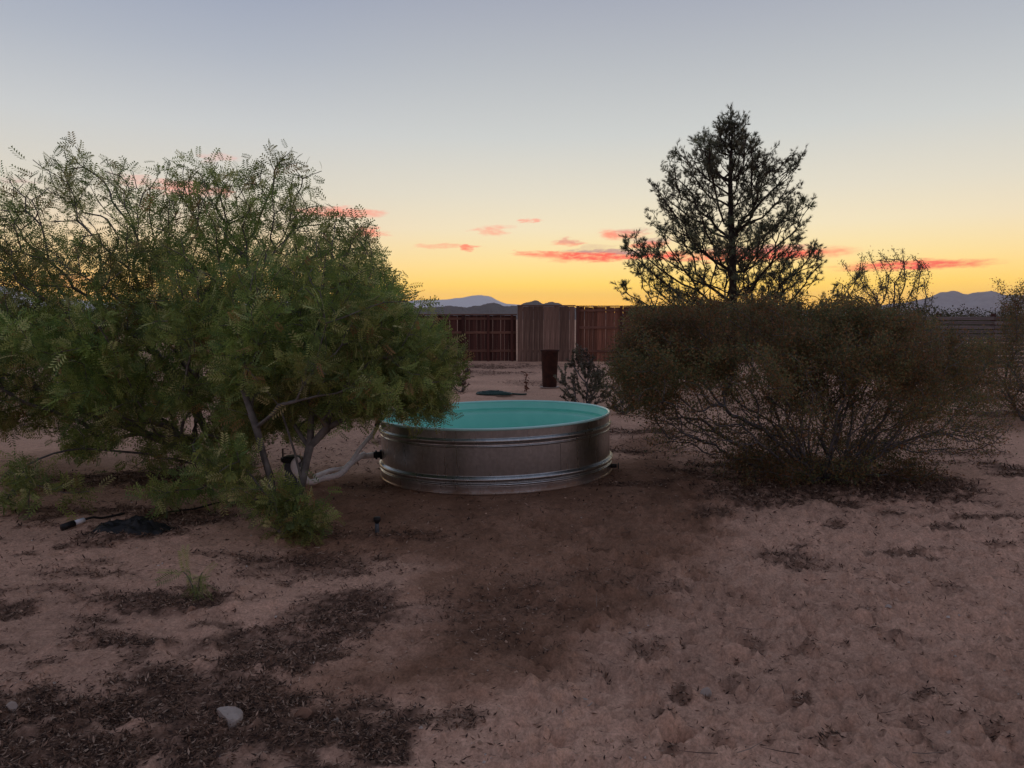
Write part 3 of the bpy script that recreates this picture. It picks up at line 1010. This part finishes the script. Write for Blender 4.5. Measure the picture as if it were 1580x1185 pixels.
plant('desert_shrub', 'small reddish dry shrub beyond the tank at the edge of the green crown', 'shrub', rS3, fan(rS3, 6, .35, rng), polyS3, 17.2, .35,
      160, 18, rng, .07, .5, LEAF2, 2200, .04, [((.16, .08, .06), 3), ((.12, .10, .05), 2)], M['bark_creosote'], M['leaf'], maxc=4, spread=1.2, rmax=.012, r_tip=.004, trunk_name='stems', up=.2, jit=.14)

# pine
rng = np.random.default_rng(41)
DP = 16.0
pr = at(1133, 0, DP)
rP = Vector((pr[0], DP, float(gz(pr[0], DP))))
tp = [(1133, 540), (1132, 470), (1131, 420), (1130, 370), (1128, 320), (1127, 280), (1128, 240), (1130, 205), (1128, 184)]
stP = [[np.array(rP)] + [at(a, b_, DP) for a, b_ in tp]]
polyP = [(1128, 166), (1116, 176), (1112, 200), (1116, 222), (1104, 246), (1090, 208), (1078, 214), (1072, 232), (1060, 212), (1050, 232), (1036, 236), (1022, 262), (1030, 300), (1026, 330), (1018, 372),
         (1008, 388), (1005, 404), (975, 396), (944, 392), (934, 408), (944, 436), (952, 470), (940, 540), (985, 585), (1132, 600), (1250, 590), (1310, 540), (1300, 460), (1302, 425), (1282, 392), (1286, 358), (1270, 348),
         (1252, 352), (1240, 332), (1226, 346), (1216, 340), (1230, 300), (1238, 262), (1244, 228), (1232, 228), (1218, 240), (1208, 270), (1196, 236), (1180, 232), (1164, 252), (1152, 228), (1158, 196), (1142, 190), (1138, 170)]
v, f_ = [], []
nr = np.random.default_rng(1)
for k in range(20):
    a = nr.uniform(0, 2 * math.pi); sp_ = nr.uniform(.15, .75); x0 = nr.uniform(0, .35)
    tip = np.array([x0 + math.cos(sp_) * .8, math.sin(sp_) * math.cos(a) * .8, math.sin(sp_) * math.sin(a) * .8])
    w_ = np.array([0, math.sin(a), -math.cos(a)]) * .026
    n_ = len(v); v += [np.array([x0, 0, 0]) - w_, np.array([x0, 0, 0]) + w_, tip]; f_.append((n_, n_ + 1, n_ + 2))
TUFT = (np.array(v), np.array(f_))
prng = np.random.default_rng(43)
PH = [(.9, 2.3), (1.9, 2.5), (2.7, 2.5), (2.95, 2.15), (3.2, 1.7), (3.7, 1.62), (4.8, 1.58), (5.0, 1.35), (5.2, .34), (5.5, .2), (5.8, .04)]   # crown radius by height
ptsP = []
nl = 72
for k in range(nl):
    h0 = .8 + 4.7 * (k + prng.uniform(-.4, .4)) / nl
    a_ = k * 2.4 + prng.uniform(-.4, .4)
    rise = prng.uniform(.25, .5) + h0 * .09
    # reach: where the rising limb meets the crown outline
    L_ = .12
    while L_ < 2.8 and L_ < np.interp(h0 + L_ * rise, [q[0] for q in PH], [q[1] for q in PH]): L_ += .05
    L_ *= prng.uniform(.82, 1.08)
    tx_ = np.interp(h0, [0, 3.2, 6], [rP.x, at(1130, 0, DP)[0], at(1128, 0, DP)[0]])
    base = np.array([tx_, DP, h0])
    d_ = np.array([math.cos(a_), math.sin(a_), 0])
    pl_ = [base + d_ * L_ * f + np.array([0, 0, L_ * rise * (f ** 1.35)]) + prng.normal(0, .03, 3) * (f > 0) for f in np.linspace(0, 1, 7)]
    stP.append(pl_)
    sd_ = np.array([-d_[1], d_[0], 0])
    for c_ in range(int(5 + L_ * 6)):
        f = prng.uniform(.28, 1.0)
        q = base + d_ * L_ * f + np.array([0, 0, L_ * rise * f ** 1.35])
        q = q + sd_ * prng.normal(0, .20) * L_ * .6 + np.array([0, 0, prng.uniform(.02, .26)]) + d_ * prng.uniform(0, .1)
        ptsP.append(q + prng.normal(0, .045, (5, 3)) * np.array([1, 1, 1.5]))
ptsP = np.concatenate(ptsP)
plant('pine_tree', 'pine tree with an open dark crown rising above the fence against the sunset', 'tree', rP, stP, polyP, DP, 1.7,
      10, 40, rng, .1, .5, TUFT, 13500, .098, [((.17, .185, .12), 4), ((.22, .225, .12), 2), ((.13, .15, .10), 3)], M['bark_dark'], M['needle'],
      maxc=1, droop=0, spread=.6, off_=.02, rmax=.085, r_tip=.005, extra=ptsP, up=.3, maxlen=.25, jit=.06, pw=.40)

# seedling by the litter patch and a low shoot
for (px, py, hgt, lab) in [(303, 925, .17, 'small feathery green seedling growing out of a dark litter patch near the left front'),
                           (258, 800, .22, 'thin green sapling sprig beside the black plastic sheet'), (45, 800, .26, 'low clump of feathery green shoots at the left edge of the sand')]:
    rng = np.random.default_rng(px)
    r = onground(px, py)
    e = empty('seedling', r); tag(e, lab, 'seedling')
    bm = bmesh.new()
    lp, ld = [], []
    for s in range(2):
        dx, dy = rng.uniform(-.07, .07, 2)
        pts_ = [(0, 0, -.02), (dx * .4, dy * .4, hgt * .4), (dx, dy, hgt * .8), (dx * 1.6, dy * 1.6, hgt)]
        tube(bm, pts_, .003, 5, 4)
        cp_ = catmull(pts_, 5)
        for q in cp_[3:]:
            for _ in range(1):
                lp.append(q); ld.append(rng.normal(0, .8, 3) + (0, 0, -.15))
    bm_obj('stem', bm, M['bark'], e, True)
    lp, ld = np.array(lp), np.array(ld)
    big = pinnate(12, .26, .09)
    link('foliage', stamp(big[0], big[1], lp, ld, rng.uniform(0, 6.28, len(lp)), rng.uniform(.09, .15, len(lp)), tints(len(lp), GREEN, rng), 'foliage'), M['leaf'], e)

# far scrub band
rng = np.random.default_rng(51)
bp, bs = [], []
for k in range(460):
    D = rng.uniform(55, 140) if k < 300 else rng.uniform(80, 260)
    px = rng.uniform(1230, 1900) if k < 300 else rng.uniform(-600, 640)
    h_ = rng.uniform(1.9, 3.3) if k < 300 else rng.uniform(1.3, 2.6)
    c = at(px, 480, D); w_ = rng.uniform(1.2, 3.0)
    m_ = 400
    q = rng.normal(0, 1, (m_, 3)); q /= np.linalg.norm(q, axis=1)[:, None]; q *= rng.uniform(.5, 1, (m_, 1))
    pz = np.abs(q[:, 2]) * h_
    bp.append(np.stack([c[0] + q[:, 0] * w_, D + q[:, 1] * w_, pz], -1)); bs.append(np.full(m_, .16))
bp = np.concatenate(bp); bs = np.concatenate(bs)
o = link('desert_scrub', stamp(DIAM[0] * np.array([1, 2.2, 1]), DIAM[1], bp, rng.normal(0, 1, bp.shape), rng.uniform(0, 6, len(bp)), bs * rng.uniform(.5, 1.3, len(bp)),
                               tints(len(bp), [((.07, .075, .04), 3), ((.09, .075, .045), 2)], rng), 'desert_scrub'), M['leaf'])
tag(o, 'low band of dark scrub on the horizon beyond the fences', 'scrub', kind='stuff')

# ------------------------------------------------------------------ stock tank
tk = empty('stock_tank', (TANK[0], TANK[1], 0.0))
tk.rotation_euler = (0, -TILT, 0)
tag(tk, 'large round galvanised steel stock tank painted turquoise inside, standing on the sand', 'stock tank')


def bead(r0, zc, h, out, n=7):
    return [(r0 + out * math.cos(a), zc + h * math.sin(a)) for a in np.linspace(-math.pi / 2, math.pi / 2, n)]


prof = [(1.236, .0), (1.242, .012), (1.232, .022), (1.231, .026), (1.230, .074), (1.230, .078)] + bead(1.228, .092, .010, .010, 5) + [(1.222, .106)] + bead(1.222, .140, .024, .026, 9) + \
       [(1.214, .170), (1.214, .174), (1.214, .30), (1.213, .43), (1.213, .434)] + bead(1.213, .446, .008, .008, 5) + [(1.212, .458), (1.212, .466)] + bead(1.212, .497, .024, .026, 9) + [(1.212, .525), (1.212, .529), (1.213, .592)]
bm = bmesh.new(); lathe(bm, prof, 160)
bm_obj('tank_wall', bm, M['steel'], tk, True)
ip = [(1.206, .604), (1.205, .53)] + [(r - .010, z) for r, z in bead(1.212, .497, .024, .026, 9)][::-1] + [(1.203, .45), (1.203, .17)] + \
     [(r - .012, z) for r, z in bead(1.222, .140, .024, .026, 7)][::-1] + [(1.215, .03), (1.19, .018), (.6, .016), (.02, .016)]
bm = bmesh.new(); lathe(bm, ip, 160, cap_last=True)
bmesh.ops.reverse_faces(bm, faces=bm.faces)
bm_obj('liner', bm, M['teal'], tk, True)
bm = bmesh.new(); lathe(bm, [(1.2135 + .0135 * math.cos(a), .606 + .0135 * math.sin(a)) for a in np.linspace(0, 2 * math.pi, 13)[:-1]], 160, closed=True)
bm_obj('rim', bm, M['teal_rim'], tk, True)
for sa_ in (-58, 62, 182):
    bm = bmesh.new(); an = math.radians(sa_)
    bx(bm, (1.2165 * math.cos(an), 1.2165 * math.sin(an), .303), (.004, .030, .25), Matrix.Rotation(an, 4, 'Z'))
    bm_obj('seam', bm, M['steel'], tk)
# drain fitting on the right
bm = bmesh.new(); a = math.radians(-12)
tube(bm, [(1.20 * math.cos(a), 1.20 * math.sin(a), .055), (1.29 * math.cos(a), 1.29 * math.sin(a), .055)], .022, 12, 1)
tube(bm, [(1.30 * math.cos(a), 1.30 * math.sin(a), .055), (1.31 * math.cos(a), 1.31 * math.sin(a), .055)], .034, 8, 1)
bm_obj('drain_plug', bm, M['black'], tk, True)
# inlet fitting on the left: flange, clamp rings, screws
a = math.radians(189); ca, sa = math.cos(a), math.sin(a)
FZ = .225
bm = bmesh.new()
tube(bm, [(1.19 * ca, 1.19 * sa, FZ), (1.235 * ca, 1.235 * sa, FZ)], .052, 16, 1)
tube(bm, [(1.23 * ca, 1.23 * sa, FZ), (1.30 * ca, 1.30 * sa, FZ)], .034, 16, 1)
tube(bm, [(1.262 * ca, 1.262 * sa, FZ), (1.282 * ca, 1.282 * sa, FZ)], .048, 10, 1)
fit = bm_obj('inlet_fitting', bm, M['black'], tk, True)

# white hoses and pump behind the front mesquite
wf = Vector((TANK[0] + 1.30 * ca, TANK[1] + 1.30 * sa, FZ - 1.30 * abs(ca) * math.sin(TILT)))
PB = onground(452, 750)
hp = empty('pool_pump', PB)
tag(hp, 'grey pool pump with a black lid standing on the sand behind the mesquite trunk', 'pump')
bm = bmesh.new(); lathe(bm, [(.085, 0), (.095, .01), (.092, .03), (.075, .05), (.078, .20), (.088, .22), (.088, .24), (.07, .25)], 28, cap_first=True, cap_last=True)
bm_obj('body', bm, M['grey_plastic'], hp, True)
bm = bmesh.new(); lathe(bm, [(.098, .242), (.102, .25), (.10, .285), (.06, .30), (.03, .302)], 24, cap_first=True, cap_last=True)
for k in range(8):
    aa = k * math.pi / 4; bx(bm, (.10 * math.cos(aa), .10 * math.sin(aa), .266), (.02, .02, .035))
bm_obj('lid', bm, M['black'], hp)
bm = bmesh.new(); tube(bm, [(.0, .05, .12), (-.02, .16, .12), (-.02, .28, .12)], .065, 20, 2)
bm_obj('motor', bm, M['grey_plastic'], hp, True)
for z_ in (.06, .16):
    bm = bmesh.new(); tube(bm, [(.06, -.02, z_), (.13, -.03, z_)], .034, 14, 1); tube(bm, [(.12, -.03, z_), (.15, -.032, z_)], .045, 10, 1)
    bm_obj('union', bm, M['white_pvc'], hp, True)
bm = bmesh.new(); bx(bm, (-.09, .0, .31), (.012, .012, .12)); bm_obj('valve_handle', bm, M['black'], hp)


def ribbed(t_):
    return 1 + .05 * math.sin(t_ * 320)


bm = bmesh.new()
gq = lambda px, Y, z: (at(px, 0, Y)[0], Y, z)
wfv = tuple(wf)
p1 = [wfv, (wfv[0] - .10, wfv[1] - .04, wfv[2] - .005), gq(548, 7.85, .215), gq(528, 7.7, .155), gq(510, 7.55, .075), gq(480, 7.45, .05), gq(464, PB[1] - .14, .07), gq(448, PB[1] - .15, .11), gq(437, PB[1] - .14, .19), gq(437, PB[1] - .12, .25), gq(444, PB[1] - .08, .28)]
tube(bm, p1, .030, 12, 26, rf=ribbed)
o = bm_obj('hose', bm, M['white_pvc'], None, True); tag(o, 'thick white hose running from the low tank fitting down to the pump', 'hose')
bm = bmesh.new()
p2 = [gq(470, PB[1] - .02, .10), gq(495, 7.62, .10), gq(522, 7.68, .13), gq(545, 7.8, .30), gq(566, 7.9, .44), gq(578, 7.95, .58), gq(592, 8.0, .655), gq(606, 8.05, .62), gq(612, 8.1, .45)]
tube(bm, p2, .022, 12, 22, rf=ribbed)
o = bm_obj('hose', bm, M['white_pvc'], None, True); tag(o, 'thinner pale hose rising from the sand and bending over the left rim of the tank', 'hose')
# bundle over the rim: grey return pipe with white bands and wire loops
e = empty('return_pipe', (*gq(585, 7.9, .62),)); tag(e, 'dark grey return pipe with white bands lying across the left rim of the tank', 'pipe')
o0 = np.array(e.location)
pa = [np.array(gq(570, 7.82, .52)) - o0, np.array(gq(585, 7.88, .645)) - o0, np.array(gq(612, 7.98, .675)) - o0, np.array(gq(640, 8.08, .70)) - o0]
bm = bmesh.new(); tube(bm, pa, .020, 10, 8); bm_obj('pipe', bm, M['grey_plastic'], e, True)
cpts = catmull(pa, 8)
for k in (6, 9, 12, 16, 19):
    bm = bmesh.new(); tube(bm, [cpts[k], cpts[k + 1]], .028, 10, 1); bm_obj('band', bm, M['white_paint'], e, True)
bm = bmesh.new()
for (px, rr_, zz) in ((608, .07, .60), (622, .05, .61), (596, .045, .64)):
    c = np.array(gq(px, 7.98, zz)) - o0
    tube(bm, [c + np.array([math.cos(q) * rr_, .03 * math.sin(q), math.sin(q) * rr_ * .8]) for q in np.linspace(0, 5.9, 12)], .004, 6, 3)
bm_obj('cable', bm, M['black'], e, True)

# ------------------------------------------------------------------ fences
def board_mesh(w, h, d, seed):
    bm = bmesh.new()
    bx(bm, (0, 0, h / 2), (w, d, h), bevel=.003)
    me = bpy.data.meshes.new('board'); bm.to_mesh(me); bm.free()
    return me


fr = np.random.default_rng(91)


def board_fence(label, px0, px1, Y, top, mtl, front, posts, caph=.0, bw=.15, group=None):
    x0, x1 = at(px0, 0, Y)[0], at(px1, 0, Y)[0]
    e = empty('wooden_fence', (x0, Y, 0)); tag(e, label, 'fence', group)
    L = x1 - x0
    n = int(round(L / bw))
    ms = [board_mesh(L / n - g_, top - .06 + dz, .02, 0) for g_, dz in ((.003, 0), (.005, -.012), (.002, .006), (.007, 0))]
    for me in ms: me.materials.append(mtl)
    for k in range(n):
        o = link('board', ms[fr.integers(0, 4)], None, e)
        o.location = ((k + .5) * L / n, (-.055 if front else .012) + fr.uniform(-.004, .004), .03)
        o.rotation_euler = (0, fr.uniform(-.004, .004), fr.uniform(-.03, .03))
    for z in (.42, top * .62, top - .16) if not front else (.42, top - .16):
        bm = bmesh.new(); bx(bm, (L / 2, -.022, z), (L, .038, .09), bevel=.004); bm_obj('rail', bm, M['rail_wood'], e)
    bm = bmesh.new(); bx(bm, (L / 2, -.02, top), (L + .04, .15, .04), bevel=.005); bm_obj('cap_rail', bm, M['rail_wood'], e)
    for p in posts:
        bm = bmesh.new(); bx(bm, (at(p, 0, Y)[0] - x0, -.085, (top - .022) / 2 - .1), (.10, .088, top - .022 + .2), bevel=.006); bm_obj('post', bm, M['dark_wood'], e)
    return e


board_fence('low dark red-brown board fence section left of the tall fence, mountains above it', 250, 797, 29.4, 1.80, M['dark_wood'], False, (262, 352, 445, 545, 645, 712, 752, 790))
board_fence('tall grey-brown board gate section right behind the dark planter', 799, 890, 29.0, 2.13, M['grey_wood'], True, (), bw=.19)
board_fence('tall reddish board fence with rails showing, right of the grey gate section', 892, 1090, 29.0, 2.11, M['red_wood'], False, (895, 964, 1030), bw=.16)
board_fence('tall board fence section behind the pine trunk', 1092, 1252, 28.6, 2.20, M['red_wood'], False, (1096, 1170, 1248), bw=.16)
# horizontal slat fence
Yf = 24.0
x0, x1 = at(1262, 0, Yf)[0], at(1900, 0, Yf)[0]
e = empty('slat_fence', (x0, Yf, 0)); tag(e, 'grey horizontal slat fence at the right behind the bushes', 'fence')
posts = [at(p, 0, Yf)[0] - x0 for p in (1264, 1384, 1472, 1560, 1650, 1740, 1830, 1895)]
for p in posts:
    bm = bmesh.new(); bx(bm, (p, .06, .82), (.12, .10, 1.94), bevel=.006); bm_obj('post', bm, M['dark_wood'], e)
for a_, b_ in zip(posts[:-1], posts[1:]):
    bm = bmesh.new(); bx(bm, (0, 0, 0), (b_ - a_ - .01, .025, .10), bevel=.004)
    me = bpy.data.meshes.new('slat'); bm.to_mesh(me); bm.free(); me.materials.append(M['slat_wood'])
    for k in range(12):
        o = link('slat', me, None, e); o.location = ((a_ + b_) / 2, -.005, .14 + k * .137); o.rotation_euler = (fr.uniform(-.05, .05), fr.uniform(-.006, .006), 0)

# ------------------------------------------------------------------ planter, stalk, hose pile
pl = onground(848, 600)
e = empty('planter', pl); tag(e, 'tall dark rusty tapered planter on a pale saucer in front of the grey gate section', 'planter')
bm = bmesh.new(); lathe(bm, [(.155, .03), (.165, .05), (.20, .84), (.215, .86), (.215, .89), (.195, .89), (.185, .80), (.02, .79)], 40, cap_first=True, cap_last=True)
bm_obj('pot', bm, M['rust'], e, True)
bm = bmesh.new(); lathe(bm, [(.20, 0), (.235, .025), (.23, .035), (.18, .022)], 36, cap_first=True, cap_last=True); bm_obj('saucer', bm, M['pale_stone'], e, True)
ds = onground(812, 607)
e = empty('dry_plant', ds); tag(e, 'dead rust-brown stalk standing on the sand left of the planter', 'plant')
bm = bmesh.new(); tube(bm, [(0, 0, -.03), (.01, 0, .12), (-.01, 0, .25), (.005, 0, .36), (-.03, 0, .42), (-.12, .01, .44)], .010, 6, 5); bm_obj('stem', bm, M['dry'], e, True)
rng = np.random.default_rng(3)
n = 60
pos = np.stack([rng.normal(0, .012, n), rng.normal(0, .012, n), rng.uniform(.02, .38, n)], -1)
link('leaves', stamp(DIAM[0], DIAM[1], pos, np.stack([rng.normal(0, 1, n), rng.normal(0, 1, n), rng.normal(-.6, .5, n)], -1), rng.uniform(0, 6, n), rng.uniform(.04, .09, n),
                     tints(n, [((.15, .06, .04), 1)], rng), 'leaves'), M['litter'], e)
hp_ = onground(762, 612)
bm = bmesh.new()
rng = np.random.default_rng(8)
pts_ = []
for k in range(64):
    q = k * .52; r_ = .10 + .20 * (k / 64) + rng.normal(0, .015)
    pts_.append((math.cos(q) * r_ * 1.35, math.sin(q) * r_ * .9, .02 + .05 * (1 - k / 64) + rng.uniform(0, .012)))
pts_ += [(.55, -.02, .015), (.68, .05, .015)]
tube(bm, pts_, .018, 7, 4)
o = bm_obj('garden_hose', bm, M['hose_green'], None, True); o.location = hp_; tag(o, 'dark green garden hose coiled flat on the sand beyond the tank', 'hose')

# sprinkler
s = onground(582, 828)
e = empty('sprinkler', s); tag(e, 'small black-capped sprinkler riser standing in the dark soil before the tank', 'sprinkler')
bm = bmesh.new(); lathe(bm, [(.016, -.04), (.016, .07), (.012, .075)], 14, cap_first=True, cap_last=True); bm_obj('riser', bm, M['grey_plastic'], e, True)
bm = bmesh.new(); lathe(bm, [(.013, .073), (.026, .095), (.027, .118), (.022, .122)], 16, cap_first=True, cap_last=True); bm_obj('cap', bm, M['black'], e, True)

# black pipe end with a white label, black sheet
a0 = onground(95, 820); a1 = onground(131, 812)
e = empty('irrigation_pipe', a0); tag(e, 'short black pipe end with a white sticker lying on the sand at far left', 'pipe')
d_ = (a1 - a0)
bm = bmesh.new(); tube(bm, [(0, 0, .026), tuple(d_ * .55 + Vector((0, 0, .026)))], .026, 14, 1); bm_obj('fitting', bm, M['black'], e, True)
bm = bmesh.new(); tube(bm, [tuple(d_ * .56 + Vector((0, 0, .026))), tuple(d_ * .98 + Vector((0, 0, .024)))], .0205, 14, 1); bm_obj('sticker', bm, M['white_paint'], e, True)
bm = bmesh.new(); tube(bm, [tuple(d_ * .5 + Vector((0, 0, .024))), tuple(d_ * 1.3 + Vector((0, 0, .022))), tuple(onground(160, 805) - a0 + Vector((0, 0, .02))), tuple(onground(192, 797) - a0 + Vector((0, 0, .015)))], .010, 8, 8); bm_obj('tube', bm, M['black'], e, True)
c0 = onground(205, 822)
n = 44
gx, gy = np.meshgrid(np.linspace(-.30, .28, n), np.linspace(-.17, .17, n))
wv = fbm(gx, gy * 1.5, 9, 4, 77, .6)
env = np.clip(1 - (gx / .29) ** 2, 0, 1) ** .6 * np.clip(1 - (gy / .165) ** 2, 0, 1) ** .6
bxx = gx + .03 * (fbm(gx, gy, 14, 2, 78) - .5); byy = gy * (.75 + .5 * fbm(gx, gx * 0, 12, 2, 79))
zz = env * (.02 + .15 * np.clip(wv - .25, 0, 1)) + gz(c0.x + bxx, c0.y + byy) - c0.z - .004
Vs = np.stack([bxx, byy, zz], -1).reshape(-1, 3); ix = np.arange(n * n).reshape(n, n)
o = link('plastic_sheet', mesh_np('plastic_sheet', Vs, np.stack([ix[:-1, :-1], ix[:-1, 1:], ix[1:, 1:], ix[1:, :-1]], -1).reshape(-1, 4), 4, True), M['black'])
sm = o.modifiers.new('thickness', 'SOLIDIFY'); sm.thickness = .004
o.location = c0; tag(o, 'crumpled black plastic sheet on the sand under the left mesquite', 'plastic sheet')
bm = bmesh.new()
dl = [onground(*q) for q in ((225, 806), (262, 792), (300, 788), (340, 778), (385, 772), (430, 762))]
tube(bm, [tuple(q + Vector((0, 0, .012 + .01 * (i % 2)))) for i, q in enumerate(dl)], .008, 8, 8)
o = bm_obj('drip_line', bm, M['black'], None, True); tag(o, 'thin black drip line snaking along the sand under the left trees', 'hose')


# ------------------------------------------------------------------ stones
def rock(label, px, py, w, h, mtl, seed, cat='stone', flat=.7):
    p = onground(px, py)
    bm = bmesh.new(); bmesh.ops.create_icosphere(bm, subdivisions=3, radius=1)
    rg = np.random.default_rng(seed)
    pl_ = rg.normal(0, 1, (9, 3)); pl_ /= np.linalg.norm(pl_, axis=1)[:, None]; dd = rg.uniform(.28, .72, 9)
    for v_ in bm.verts:
        c = np.array(v_.co)
        for n_, d in zip(pl_, dd):
            k = c @ n_
            if k > d: c = c - n_ * (k - d)
        c = c * (1.35 + .05 * math.sin(c[0] * 9 + seed) * math.cos(c[1] * 11))
        v_.co = c * np.array([w / 2, w / 2 * .75, h / 2])
    o = bm_obj('stone', bm, mtl, None, False); o.location = p + Vector((0, 0, h * .16)); o.rotation_euler = (0, 0, seed * 1.3)
    tag(o, label, cat)


rock('whitish angular stone lying in the dark leaf litter at the left front', 352, 1118, .115, .075, M['pale_stone'], 4)
rock('dull grey stone half hidden in litter right of the whitish angular stone', 464, 1108, .075, .05, M['brown_stone'], 5)
rock('tiny pale stone right of the dull grey stone in the litter', 515, 1110, .04, .02, M['pale_stone'], 6)
rock('small white stone at the left edge of the litter', 20, 1106, .045, .045, M['pale_stone'], 7)
rock('orange-brown stone just below the small white one at the left edge', 30, 1122, .10, .045, M['brown_stone'], 8)
rock('pale flat pebble in the open sand near the bottom centre', 905, 1098, .05, .022, M['pale_stone'], 9)
rock('white pebble among dark tufts right of the bottom centre', 1092, 1072, .055, .045, M['pale_stone'], 10)
rock('small pale pebble beside the long litter streak on the right sand', 1370, 955, .03, .02, M['pale_stone'], 12)
rock('pinkish stone just in front of the seedling patch', 292, 948, .07, .035, M['brown_stone'], 13)

# ------------------------------------------------------------------ litter
rng = np.random.default_rng(61)
LP = []
for ex_, ey_, rx, ry, s in ells:
    if s == 0: continue
    area = rx * ry
    dist = max(ey_, 3)
    k = int(min(area * 60000 * s * (3.2 / dist) ** 1.6, 30000)) + 16
    r_ = np.sqrt(rng.uniform(0, 1, k)) * 1.15 * (1 + rng.normal(0, .16, k)); a_ = rng.uniform(0, 6.283, k)
    LP.append(np.stack([ex_ + rx * r_ * np.cos(a_), ey_ + ry * r_ * np.sin(a_)], -1))
k = 30000
q = np.stack([rng.uniform(-4, 4.5, k), 2.4 + rng.uniform(0, 1, k) ** 1.6 * 8], -1); LP.append(q)
LP = np.concatenate(LP)
LP = LP[(np.hypot(LP[:, 0] - TANK[0], LP[:, 1] - TANK[1]) > 1.28) & (LP[:, 1] > 1.8)]
w_ = fbm(LP[:, 0], LP[:, 1], 7, 4, 51) + .5 * fbm(LP[:, 0], LP[:, 1], 25, 2, 57)
LP = LP[w_ > rng.uniform(.45, .95, len(LP))]
LP = LP[rng.permutation(len(LP))[:135000]]
n = len(LP)
pos = np.stack([LP[:, 0], LP[:, 1], gz(LP[:, 0], LP[:, 1]) + rng.uniform(.001, .014, n)], -1)
dirs = np.stack([rng.normal(0, 1, n), rng.normal(0, 1, n), rng.normal(.08, .32, n)], -1)
LT = (np.array([(0, -.04, 0), (.5, -.13, .08), (1, 0, 0), (.45, .13, .05)]), np.array([(0, 1, 2, 3)]))
o = link('leaf_litter', stamp(LT[0], LT[1], pos, dirs, rng.uniform(-.6, .6, n), rng.uniform(.008, .034, n) * np.clip(LP[:, 1] / 4, 1, 2.5),
                              tints(n, [((.15, .085, .055), 4), ((.25, .155, .105), 3), ((.42, .30, .22), 1.3), ((.05, .030, .023), 4.5)], rng), 'leaf_litter'), M['litter'])
tag(o, 'dry leaves and twig bits scattered in dark patches over the sand', 'leaf litter', kind='stuff')
# gravel and clods
n = 15000
px_ = rng.uniform(-5, 6, n); py_ = 2.3 + rng.uniform(0, 1, n) ** 1.7 * 10
k_ = (np.hypot(px_ - TANK[0], py_ - TANK[1]) > 1.3) & (fbm(px_, py_, 3, 3, 88) > rng.uniform(.3, .7, n))
px_, py_ = px_[k_], py_[k_]; n = len(px_)
PEB = (np.array([(-.5, -.4, -.1), (.5, -.45, -.1), (.45, .5, -.1), (-.5, .4, -.1), (-.2, -.15, .42), (.3, .1, .36)]),
       np.array([(0, 1, 4), (1, 5, 4), (1, 2, 5), (2, 3, 5), (3, 4, 5), (3, 0, 4)]))
a_ = rng.uniform(0, 6.28, n)
o = link('gravel', stamp(PEB[0], PEB[1], np.stack([px_, py_, gz(px_, py_)], -1), np.stack([np.cos(a_), np.sin(a_), a_ * 0], -1), np.full(n, math.pi / 2) * 0 + math.pi,
                         .004 + .016 * rng.uniform(0, 1, n) ** 3, tints(n, [((.50, .33, .23), 6), ((.34, .22, .16), 3), ((.55, .48, .42), 1)], rng), 'gravel'), M['litter'])
tag(o, 'small pebbles and crumbs of soil scattered over the sand', 'gravel', kind='stuff')
# thin fallen twigs
n = 900
tx = np.concatenate([rng.uniform(-3.8, .2, n // 2), rng.uniform(.2, 4.5, n - n // 2)]); ty = 2.5 + rng.uniform(0, 1, n) ** 1.3 * 6
pos = np.stack([tx, ty, gz(tx, ty) + .005], -1)
TW = (np.array([(0, -.018, 0), (0, .018, 0), (.5, .03, .04), (.5, -.006, .04), (1, .0, 0), (1, -.012, 0)]), np.array([(0, 1, 2, 3), (3, 2, 4, 5)]))
keep = np.hypot(tx - TANK[0], ty - TANK[1]) > 1.3
pos = pos[keep]; n = len(pos)
o = link('fallen_twigs', stamp(TW[0], TW[1], pos, np.stack([rng.normal(0, 1, n), rng.normal(0, .6, n), rng.normal(0, .05, n)], -1), rng.uniform(-.3, .3, n), rng.uniform(.04, .14, n),
                               tints(n, [((.10, .065, .05), 3), ((.22, .16, .12), 1)], rng), 'fallen_twigs'), M['litter'])
tag(o, 'thin fallen twigs strewn over the sand', 'twigs', kind='stuff')

# ------------------------------------------------------------------ white van beyond the fence
Yv = 46.0
xv = at(1300, 0, Yv)[0]
e = empty('parked_van', (xv, Yv, 0)); tag(e, 'white van parked beyond the right fences, only its pale roof and nose showing', 'van')
prof_ = [(-1.9, .45), (-1.9, 1.95), (-1.75, 2.17), (.35, 2.19), (.62, 2.1), (1.15, 1.62), (1.25, 1.5), (2.1, 1.36), (2.3, 1.1), (2.32, .5)]
bm = bmesh.new()
A_ = [bm.verts.new((x, -.9, z)) for x, z in prof_]; B_ = [bm.verts.new((x, .9, z)) for x, z in prof_]
bm.faces.new(A_); bm.faces.new(B_[::-1])
for i in range(len(prof_)):
    j = (i + 1) % len(prof_); bm.faces.new((A_[j], A_[i], B_[i], B_[j]))
bmesh.ops.recalc_face_normals(bm, faces=bm.faces)
bmesh.ops.bevel(bm, geom=list(bm.edges), offset=.06, segments=2, affect='EDGES')
bm_obj('body', bm, M['white_paint'], e, True)
for x_, w__ in ((-1.2, .9), (-.2, .8), (.62, .55)):
    bm = bmesh.new(); bx(bm, (x_, -.905, 1.62), (w__, .02, .42), bevel=.008); bm_obj('window', bm, M['glass'], e)
for x_ in (-1.25, 1.55):
    for y_ in (-.82, .82):
        bm = bmesh.new(); tube(bm, [(x_, y_ - .1, .34), (x_, y_ + .1, .34)], .34, 24, 1); bm_obj('wheel', bm, M['black'], e, False)
